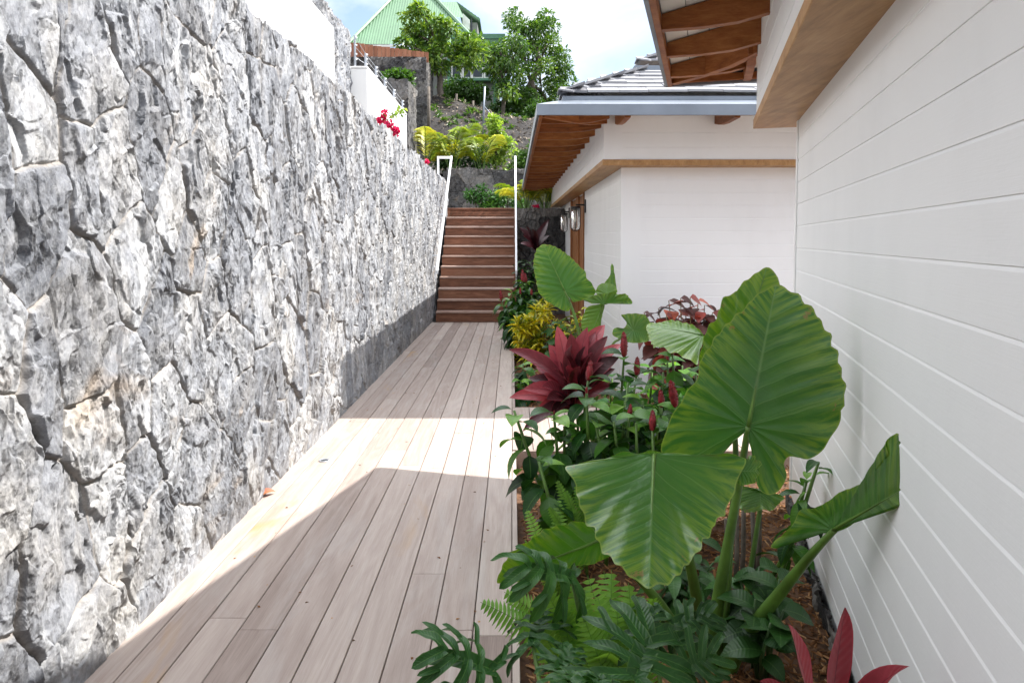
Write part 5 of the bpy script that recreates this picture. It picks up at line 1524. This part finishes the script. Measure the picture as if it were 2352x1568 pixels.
def ginger(label, base, canes, Lf=0.160, Wf=0.098, seed=0, tone=(0.0, 0.85), group=None, dens=1.0, cat='plant', rng_=0.72):
    """canes: (top point, ground point, cone height)"""
    r = random.Random(seed)
    root = thing('button_ginger', label, cat, base, group)
    ml = MB()
    for (top, bot, ch) in canes:
        top = Vector(top); bot = Vector(bot)
        mid = (top + bot) / 2 + Vector((r.uniform(-.04, .04), r.uniform(-.04, .04), 0))
        path = [bot.lerp(mid, .0), bot.lerp(mid, .5) , mid, mid.lerp(top, .5), top]
        ms = MB(); ms.tube(path, [.010, .0095, .009, .008, .006], 7); ms.build('stem', M['stalk_green'], root, True)
        ax = (top - mid).normalized()
        H = (top - bot).length
        n_ = int((6 + H * 17) * dens)
        pos = []; dr = []; up = []; ll = []; tt = []
        th = r.uniform(0, 6)
        for k in range(n_):
            s = 1 - rng_ * (k / max(1, n_)) ** 1.0
            f = s * 4; i0 = min(int(f), 3); q = path[i0].lerp(path[i0 + 1], f - i0)
            th += 1.15 + r.uniform(-.25, .25)
            o = Vector((math.cos(th), math.sin(th), 0))
            el = r.uniform(0.35, 0.75) if k < 3 else r.uniform(-0.75, 0.25)
            d = o * math.cos(el) + Vector((0, 0, 1)) * math.sin(el)
            pos.append(tuple(q + d * .012)); dr.append(tuple(d)); up.append(tuple(Vector((0, 0, 1)) + o * .1 + Vector((r.uniform(-.3, .3), r.uniform(-.3, .3), 0))))
            ll.append(Lf * r.uniform(.75, 1.15) * (0.75 if k < 3 else 1)); tt.append(min(1, max(0, r.uniform(*tone) + (0.15 if k < 3 else 0))))
        batch(ml, T_GING, np.array(pos), np.array(dr), np.array(up), np.array(ll), np.array(ll) * Wf / Lf, np.array(tt))
        if ch: cone(root, top - ax * .005, ax + Vector((r.uniform(-.2, .2), r.uniform(-.2, .2), .5)), ch * r.uniform(.8, 1.0), ch * r.uniform(.14, .18))
    ml.build('leaves', M['ginger_leaf'], root, True)
    return root
def cn(x, y, Y, ch, lean=0.0, conv=c6):
    t = P(*conv(x, y), Y)
    return (t, Vector((t.x + r.uniform(-.05, .05) + lean, min(Y + r.uniform(-.05, .1), 4.58 if Y < 4.6 else Y + .1), Z0)), ch)
ginger('red-coned button ginger at the front of the bed, leaning over the boardwalk edge', (0.28, 3.3, Z0),
       [cn(710, 965, 3.42, .095), cn(700, 1050, 3.25, .035), cn(245, 1160, 3.2, 0, .18), cn(495, 1185, 3.3, .03, .08), cn(560, 1260, 3.3, 0), cn(760, 1260, 3.25, 0), cn(640, 1180, 3.5, 0), cn(400, 1480, 3.05, 0, .10)], seed=1, dens=.75, rng_=.55)
ginger('dense clump of button ginger with several red cones behind the big elephant ear leaf', (0.72, 3.5, Z0),
       [cn(1255, 1128, 3.4, .13), cn(1172, 1132, 3.6, .10), cn(968, 1192, 3.3, .065), cn(1112, 1278, 3.15, .085), cn(1050, 1100, 3.5, 0), cn(960, 985, 3.6, 0), cn(890, 1145, 3.9, .04), cn(1160, 1010, 3.8, 0), cn(1330, 1050, 3.5, 0), cn(870, 1230, 3.2, 0), cn(1010, 1240, 3.2, 0), cn(1210, 1240, 3.2, 0), cn(940, 1100, 3.4, 0)], seed=2)
ginger('taller button ginger with upright red cones at the back of the near bed', (0.8, 4.1, Z0),
       [cn(935, 818, 4.0, .135), cn(1015, 932, 3.95, .105), cn(1237, 797, 4.0, .135), cn(1205, 855, 4.1, .05), cn(1300, 880, 4.2, 0), cn(1385, 930, 4.0, 0), cn(1110, 900, 4.2, 0), cn(1180, 920, 4.0, 0), cn(860, 960, 4.3, 0), cn(1340, 960, 4.2, 0)], seed=3)
ginger('button ginger with dull red cones where the bed meets the stairs', (0.25, 9.5, Z0),
       [cn(300, 355, 9.6, .16), cn(318, 360, 9.7, .13), cn(166, 470, 9.3, .14, .25), cn(355, 435, 9.5, .10), cn(283, 430, 9.4, .09), cn(235, 420, 9.5, 0), cn(200, 520, 9.2, 0, .15), cn(330, 480, 9.3, 0), cn(390, 440, 9.6, 0), cn(260, 540, 9.1, 0), cn(220, 600, 9.0, 0, .1)], .2, .075, seed=4, dens=1.7)
ginger('low glossy green ginger shoots behind the red cordyline by the boardwalk', (0.3, 7.2, Z0),
       [cn(300, 880, 7.2, 0), cn(370, 920, 7.0, 0), cn(290, 980, 6.7, 0), cn(400, 1000, 6.6, 0), cn(340, 1030, 6.4, 0), cn(440, 960, 6.9, 0), cn(270, 1060, 6.3, 0)], .17, .085, seed=5, dens=1.4)
ginger('slender ginger shoot against the near wall right of the big leaf', (1.16, 2.85, Z0),
       [(P(1880, 1060, 2.72), (1.05, 2.85, Z0), 0), (P(1852, 1105, 2.8), (1.03, 2.9, Z0), 0)], .13, .05, seed=6, dens=.9)

# ---- dark broad-leaved shrub in the shade right of the stalks, and pale cut canes
def shrub(name, label, base, tops, mat, L, W, seed, tone, nleaf=9, tpl=None, stem='stalk_dark', cat='shrub', el=0.35):
    r = random.Random(seed)
    root = thing(name, label, cat, base)
    ms = MB(); ml = MB()
    b = Vector(base)
    for t in tops:
        t = Vector(t)
        g = Vector((b.x + (t.x - b.x) * .3, b.y + (t.y - b.y) * .3, b.z))
        mid = (g + t) / 2 + Vector((r.uniform(-.03, .03), r.uniform(-.03, .03), 0))
        ms.tube([g, mid, t], [.009, .007, .004], 6)
        pos = []; dr = []; up = []; tt = []
        for k in range(nleaf):
            s = 1 - .65 * k / nleaf
            q = (g.lerp(mid, s * 2) if s < .5 else mid.lerp(t, s * 2 - 1))
            th = k * 2.4 + r.uniform(-.4, .4); e = el + r.uniform(-.4, .3)
            o = Vector((math.cos(th), math.sin(th), 0))
            pos.append(tuple(q)); dr.append(tuple(o * math.cos(e) + Vector((0, 0, math.sin(e))))); up.append((r.uniform(-.3, .3), r.uniform(-.5, .1), 1)); tt.append(min(1, max(0, r.uniform(*tone))))
        batch(ml, tpl or T_GING, np.array(pos), np.array(dr), np.array(up), np.array([L * r.uniform(.7, 1.15) for _ in pos]), W, np.array(tt))
    ms.build('stems', M[stem], root, True); ml.build('leaves', M[mat], root, True)
    return root
shrub('shrub', 'low dark round-leaved shrub on the mulch right of the elephant ear stalks', (0.86, 2.4, Z0), [P(1745, 1300, 2.5), P(1790, 1330, 2.35), P(1735, 1375, 2.3), P(1800, 1400, 2.25), P(1700, 1330, 2.5), P(1770, 1430, 2.2)], 'shrub_leaf', .13, .09, 1, (0, .45), 7)
shrub('shrub', 'dark low shrub under the hanging elephant ear leaf', (0.5, 2.7, Z0), [P(1600, 1330, 2.7), P(1640, 1290, 2.8), P(1560, 1300, 2.7), P(1610, 1240, 2.9)], 'shrub_leaf', .13, .06, 2, (0, .5), 8)
root = thing('cut_canes', 'pale leafless cut canes on the mulch behind the elephant ear', 'plant', (0.92, 2.9, Z0))
for k, (x, y0, y1) in enumerate([(1692, 1160, 1290), (1708, 1150, 1285), (1728, 1165, 1280), (1745, 1175, 1275), (1668, 1190, 1290)]):
    m = MB(); q0 = P(x + random.uniform(-8, 8), y1, 2.85 + k * .04); q0.z = Z0; q1 = P(x, y0, 2.85 + k * .04); m.tube([q0, (q0 + q1) / 2 + Vector((.005, 0, 0)), q1], [.011, .010, .009], 7); m.build('cane', M['bark'], root, True)
shrub('shrub', 'dark green filler shrub between the red cordyline and the small deck landing', (0.5, 4.45, Z0), [P(*c6(x, y), 4.4) for x, y in ((700, 1240), (820, 1180), (900, 1050), (1000, 1020), (760, 1110))], 'shrub_leaf', .13, .055, 3, (0.1, .6), 12)

# ---- yellow croton
root = thing('croton', 'bushy yellow and green croton behind the red cordyline', 'shrub', (0.46, 8.6, Z0))
ms = MB(); ml = MB()
r = random.Random(8)
for k in range(58):
    x = r.uniform(255, 545); y = r.uniform(480, 800)
    if y < 590 and (x < 360 or x > 480) : y += 110
    t = P(*c6(x, y), 8.6 + r.uniform(-.35, .35))
    g = Vector((0.46 + (t.x - .46) * .35, 8.6, Z0))
    ms.tube([g, (g + t) / 2 + Vector((0, 0, .04)), t], [.008, .006, .004], 5)
    n_ = 17
    th = np.arange(n_) * 2.4; e = np.linspace(1.3, -.1, n_)
    d = np.stack([np.cos(th) * np.cos(e), np.sin(th) * np.cos(e), np.sin(e)], 1)
    tz = np.clip(rng.normal(0.50, .26, n_) + np.linspace(-.05, .22, n_) + (.15 if y < 700 else 0), 0, 1)
    batch(ml, T_LANCE, np.array(t)[None] - np.linspace(0, .13, n_)[:, None] * np.array([0, 0, 1]), d, np.tile([0, 0, 1.0], (n_, 1)) + rng.normal(0, .2, (n_, 3)), rng.uniform(.09, .15, n_), .036, tz)
ms.build('stems', M['cane'], root, True); ml.build('leaves', M['croton_leaf'], root, True)
# ---- croton-like patch right of it, smaller
shrub('croton', 'small yellow-flecked croton between the elephant ear stalks by the far wing', (0.72, 7.4, Z0), [P(*c6(x, y), 7.4) for x, y in ((620, 560), (665, 530), (640, 600), (690, 560), (600, 620))], 'croton_leaf', .13, .04, 11, (.2, .75), 14, T_LANCE, 'cane')
T_COP = blade_template(5, 0.15, 0.7, lambda s: (math.sin(math.pi * min(1, s ** 0.62)) ** 0.9 if 0 < s < 1 else .03))
# ---- coppery bush in front of the far wing's white wall
tp = [(1060, 545), (1150, 520), (1215, 470), (1290, 455), (1350, 450), (1400, 470), (1440, 500), (1490, 545), (1320, 520), (1260, 560), (1380, 560), (1440, 590), (1200, 560), (1330, 600), (1480, 600), (1150, 740), (1230, 640), (1400, 650), (1180, 790)]
shrub('copperleaf', 'coppery red and bronze leaved bush against the white wall of the far wing', (1.55, 6.2, Z0), [P(*c6(x, y), 6.25 + r.uniform(-.2, .2)) for x, y in tp], 'copper_leaf', .20, .14, 12, (.05, 1.0), 13, T_COP, 'cane', el=-0.1)
# ---- darker filling of the far bed
shrub('shrub', 'deep green shrub in the shade at the foot of the stone wall', (0.55, 12.3, Z0), [P(*c3(x, y), 12.2) for x, y in ((1050, 1010), (1090, 980), (1130, 1040), (1170, 1000), (1080, 1080), (1190, 1060), (1060, 1120))], 'shrub_leaf', .2, .08, 13, (.0, .5), 16)
shrub('shrub', 'leafy green shrub under the smaller elephant ear by the boardwalk', (0.55, 8.0, Z0), [P(*c6(x, y), 8.0) for x, y in ((480, 620), (540, 600), (590, 640), (640, 620), (560, 700), (500, 740), (620, 700))], 'shrub_leaf', .17, .075, 14, (.1, .7), 14)

# ---- cut-leaf philodendrons along the bottom edge
def cutleaf(root, A, T, N, n=6, seed=0, tone=0.4, droop=0.35, wid=1.0, stalk=None, spread=1.0, lob=1.0):
    """deeply lobed leaf: wavy fingers along both sides of a midrib, one mesh"""
    r = random.Random(seed)
    A = Vector(A); T = Vector(T); N = Vector(N).normalized()
    ax = T - A; L = ax.length; e = ax.normalized(); sd = e.cross(N).normalized(); N = sd.cross(e)
    m = MB()
    fp = lambda s: (0.52 + 0.48 * math.sin(math.pi * min(1, .15 + s * .75))) * (1 if s < .82 else max(.02, math.sqrt(max(0, 1 - ((s - .82) / .18) ** 2))))
    mid = A + e * L * .5 + N * L * 0.06
    bez_leaf(m, A - e * L * .05, mid, A + e * L - N * droop * L * .5, L * .34 * wid, N, .3, 14, fp, tone, .06, 3, r.uniform(0, 6))
    for i in range(n):
        s = .03 + .74 * i / (n - 1)
        ang = (2.25 - 1.55 * (i / (n - 1)) ** .75) * spread
        fl = lob * L * (.60 + .16 * math.sin(math.pi * (i + .6) / n)) * (1 - .25 * i / n)
        for sg in (1, -1):
            a_ = ang + r.uniform(-.12, .12); l_ = fl * r.uniform(.88, 1.12)
            d = e * math.cos(a_) + sd * sg * math.sin(a_)
            p0 = A + e * L * s + N * .06 * L * (1 - abs(2 * s - 1)) * .5 - d * L * .015
            p1 = p0 + d * l_ * .55 + N * l_ * .12
            p2 = p0 + d * l_ * (1 - .12 * droop) - N * l_ * droop * r.uniform(.6, 1.3) + e * l_ * .10
            bez_leaf(m, p0, p1, p2, L * .20 * wid * r.uniform(.85, 1.15), N, .3, 14, fp, min(1, max(0, tone + r.gauss(0, .08))), .11, 1.9, r.uniform(0, 6))
            if i < n - 1 and r.random() < .6:      # side tooth of the lobe
                q0 = p0 * .25 + p1 * .5 + p2 * .25 - d * l_ * .03; dd = d * .75 + (e if i > 1 else sd * sg) * .65
                bez_leaf(m, q0, q0 + dd * l_ * .22, q0 + dd * l_ * .42 - N * l_ * droop * .25, L * .12 * wid, N, .3, 8, fp, tone, .08, 1.5, r.uniform(0, 6))
    lf = m.build('leaf', M['philodendron_leaf'], root, True)
    if stalk:
        m = MB(); q = [Vector(p) for p in stalk] + [A]
        m.tube(q, [.0085 - .003 * k / (len(q) - 1) for k in range(len(q))], 8); m.build('stalk', M['stalk_green'], root, True)
    return lf
ph1 = thing('philodendron', 'cut-leaf philodendron spilling over the boardwalk edge at the bottom of the view', 'plant', (0.12, 1.62, Z0))
cutleaf(ph1, P(1131, 1537, 1.72), P(985, 1480, 1.68), (0.15, -.45, .9), 5, 1, .45, .75, .75, [(0.12, 1.6, Z0), P(1148, 1600, 1.72)], 1.0)
cutleaf(ph1, P(1000, 1590, 1.62), P(1010, 1700, 1.45), (0.1, -.5, .9), 5, 2, .3, .5, .9, [(0.10, 1.6, Z0)])
cutleaf(ph1, P(1225, 1480, 1.85), P(1250, 1400, 2.0), (-.2, -.6, .8), 5, 3, .3, .5, .8, [(0.14, 1.7, Z0)])
ph2 = thing('philodendron', 'tall-stalked cut-leaf philodendron in front of the low elephant ear leaf', 'plant', (0.3, 2.0, Z0))
cutleaf(ph2, P(1314, 1326, 1.98), P(1185, 1290, 1.93), (0.05, -.55, .85), 5, 4, .5, .85, .9, [(0.32, 2.02, Z0), P(1356, 1535, 2.0), P(1338, 1440, 2.0)], 1.05)
ph3 = thing('philodendron', 'dark cut-leaf philodendron with spread fingers at the lower middle', 'plant', (0.42, 1.6, Z0))
cutleaf(ph3, P(*c8(1530, 1330), 1.66), P(*c8(1640, 1030), 1.80), (-.15, -.75, .6), 5, 5, .35, .25, 1.1, [(0.42, 1.62, Z0)], .95, 1.55)
cutleaf(ph3, P(*c8(1640, 1150), 1.9), P(*c8(1620, 900), 2.05), (.1, -.7, .6), 5, 6, .2, .4, .95, [(0.44, 1.7, Z0)], 1.0, 1.05)
cutleaf(ph3, P(*c8(1800, 1290), 1.72), P(*c8(2010, 1190), 1.72), (.2, -.7, .7), 5, 7, .4, .3, 1.0, [(0.45, 1.6, Z0)], 1.0, 1.3)
cutleaf(ph3, P(*c8(1750, 1020), 2.0), P(*c8(2000, 960), 2.02), (.1, -.5, .85), 5, 8, .25, .5, 1.0, [(0.45, 1.75, Z0)], .9)
cutleaf(ph3, P(*c8(1330, 1340), 1.58), P(*c8(1250, 1420), 1.45), (-.1, -.5, .85), 5, 9, .35, .4, 1.2, [(0.40, 1.58, Z0)], 1.0)
ph4 = thing('philodendron', 'young cut-leaf philodendron between the fern and the bottom edge', 'plant', (0.22, 1.7, Z0))
cutleaf(ph4, P(*c8(1080, 1280), 1.72), P(*c8(1170, 1160), 1.8), (-.2, -.7, .7), 5, 10, .4, .3, 1.1, [(0.22, 1.7, Z0)], 1.0)
cutleaf(ph4, P(*c8(1180, 1330), 1.55), P(*c8(1120, 1400), 1.45), (-.1, -.6, .8), 5, 12, .45, .3, 1.1, [(0.24, 1.6, Z0)], 1.0)

# ---- sword ferns
T_PIN = blade_template(4, 0.1, 0.35, lambda s: (1 - s ** 2.2) * (0.75 + .25 * math.sin(math.pi * min(1, s * 1.2))) if s < 1 else .04)
def fern(label, base, fronds, seed=0, pin=0.078, tone=(0.5, 1.0)):
    r = random.Random(seed)
    root = thing('sword_fern', label, 'fern', base, None)
    for (b, t, nrm_) in fronds:
        b = Vector(b); t = Vector(t); d = t - b; L = d.length
        ctl = b + d * .45 + Vector(nrm_).normalized() * L * .22
        m = MB()
        P_ = [b * (1 - s) ** 2 + ctl * 2 * s * (1 - s) + t * s * s for s in np.linspace(0, 1, 15)]
        m.tube(P_, [.0028 * (1 - .7 * k / 14) for k in range(15)], 5, tone=.3)
        n_ = max(12, int(L / .0185)); pos = []; dr = []; up = []; ll = []
        for k in range(n_):
            s = .14 + .86 * k / n_; f = s * 14; i0 = min(int(f), 13); q = P_[i0].lerp(P_[i0 + 1], f - i0); tan = (P_[i0 + 1] - P_[i0]).normalized()
            sd = tan.cross(Vector(nrm_)).normalized(); nn = sd.cross(tan)
            for sg in (1, -1):
                pos.append(tuple(q)); dr.append(tuple(sd * sg + tan * .22 - nn * .12)); up.append(tuple(nn)); ll.append(pin * (math.sin(math.pi * min(1, .2 + .8 * (s - .14) / .86) ** .9) ** .6 + .05) * r.uniform(.92, 1.08))
        t0 = r.uniform(*tone)
        batch(m, T_PIN, np.array(pos), np.array(dr), np.array(up), np.array(ll), .0135, np.clip(t0 + rng.normal(0, .06, len(pos)), 0, 1))
        m.build('frond', M['fern_leaf'], root, True)
    return root
fb = Vector((0.33, 2.28, Z0))
fr_list = []
for (x, y, Y, nx) in [(1345, 705, 2.30, (0, -1, .35)), (1130, 790, 2.25, (0, -.8, .6)), (1010, 830, 2.2, (-.3, -.7, .6)), (930, 900, 2.2, (-.3, -.6, .7)), (880, 1010, 2.1, (-.3, -.5, .8)), (1470, 780, 2.25, (.2, -.8, .5)), (1560, 850, 2.2, (.3, -.7, .6)), (1640, 860, 2.2, (.3, -.6, .7)), (1230, 800, 2.45, (0, -.9, .4)), (1060, 1010, 2.05, (-.1, -.7, .7)), (1180, 1110, 2.0, (0, -.6, .8)), (1330, 1060, 1.98, (0, -.6, .8)), (1440, 990, 2.05, (.1, -.7, .7)), (960, 1100, 2.0, (-.2, -.5, .8)), (620, 890, 2.15, (-.2, -.5, .85)), (760, 830, 2.2, (-.2, -.5, .85)), (1380, 1190, 1.85, (0, -.6, .8)), (1100, 1190, 1.85, (0, -.6, .8))]:
    fr_list.append((fb + Vector((r.uniform(-.07, .07), r.uniform(-.05, .05), 0.02)), P(*c8(x, y), Y), nx))
for (x, y, Y, nx) in [(1250, 735, 2.08, (0, -1, .4)), (1390, 700, 2.1, (.05, -1, .35)), (1150, 780, 2.04, (-.1, -.9, .5)), (1020, 850, 2.0, (-.2, -.8, .6)), (1490, 775, 2.06, (.15, -.9, .4)), (930, 960, 1.96, (-.2, -.7, .7)), (1090, 920, 1.98, (-.1, -.8, .6)), (1310, 860, 2.0, (0, -.95, .4)), (1570, 930, 2.02, (.2, -.8, .5)), (1220, 960, 1.93, (0, -.8, .6)), (1420, 900, 1.98, (.1, -.9, .5))]:
    fr_list.append((Vector((0.30 + r.uniform(-.06, .08), 2.02, Z0 + .02)), P(*c8(x, y), Y), nx))
fern('bright green sword fern behind the philodendron stalks', tuple(fb), fr_list, 1)
fb = Vector((0.2, 2.85, Z0))
fern('small pale fern by the boardwalk edge under the hanging ginger leaf', tuple(fb), [(fb, P(*c8(x, y), Y), n_) for x, y, Y, n_ in [(940, 480, 2.7, (0, -.6, .8)), (880, 530, 2.6, (-.1, -.5, .8)), (1000, 460, 2.75, (0, -.6, .8)), (890, 345, 2.95, (0, -.5, .85)), (1060, 440, 2.8, (0, -.6, .8)), (1080, 280, 3.0, (0, -.7, .7))]], 2, .05, (.4, .9))
fb = Vector((0.34, 3.1, Z0))
fern('little green fern at the foot of the front button ginger', tuple(fb), [(fb, P(*c8(x, y), Y), n_) for x, y, Y, n_ in [(1070, 170, 3.05, (0, -.7, .7)), (1120, 230, 3.0, (0, -.7, .7)), (1180, 200, 3.05, (.1, -.7, .7)), (1020, 330, 2.9, (-.1, -.6, .8))]], 3, .045, (.3, .8))

# ---- small things on the boardwalk
q = P(745, 1057, 4.5); d_ = ray(745, 1057); q = CAM + d_ * (-CAM.z / d_.z)
root = thing('deck_light', 'small round metal recessed light in the boardwalk near the stone wall', 'light', (q.x, q.y, 0))
m = MB(); m.lathe([(.034, 0.0), (.034, .004), (.028, .005), (.026, .003)], (q.x, q.y, 0.0012), 20); m.build('ring', M['galvanised'], root, True)
m = MB(); m.lathe([(.025, 0.0), (.025, .0025), (.001, .003)], (q.x, q.y, 0.002), 16); m.build('lens', M['dark_glass'], root, True)
d_ = ray(614, 1137); q = CAM + d_ * (-CAM.z / d_.z)
m = MB(); bez_leaf(m, (q.x - .03, q.y - .02, .006), (q.x, q.y, .03), (q.x + .035, q.y + .03, .012), .05, (0, -.3, 1), .5, 8, tone=.6)
tag(m.build('dry_leaf', M['dry_leaf'], None, True, loc=q), 'curled rust-red dead leaf on the boardwalk at the wall foot', 'leaf')

m = MB()
for k in range(90):
    x = rng.uniform(-1.3, -0.02); y = rng.uniform(1.6, 9.5)
    batch(m, T_CARD, [(x, y, .003)], [(rng.normal(), rng.normal(), .05)], [(0, 0, 1)], rng.uniform(.008, .03), rng.uniform(.004, .012), rng.random())
tag(m.build('debris', M['mulch_chip']), 'tiny dry leaf crumbs scattered over the boardwalk', 'debris', kind='stuff')
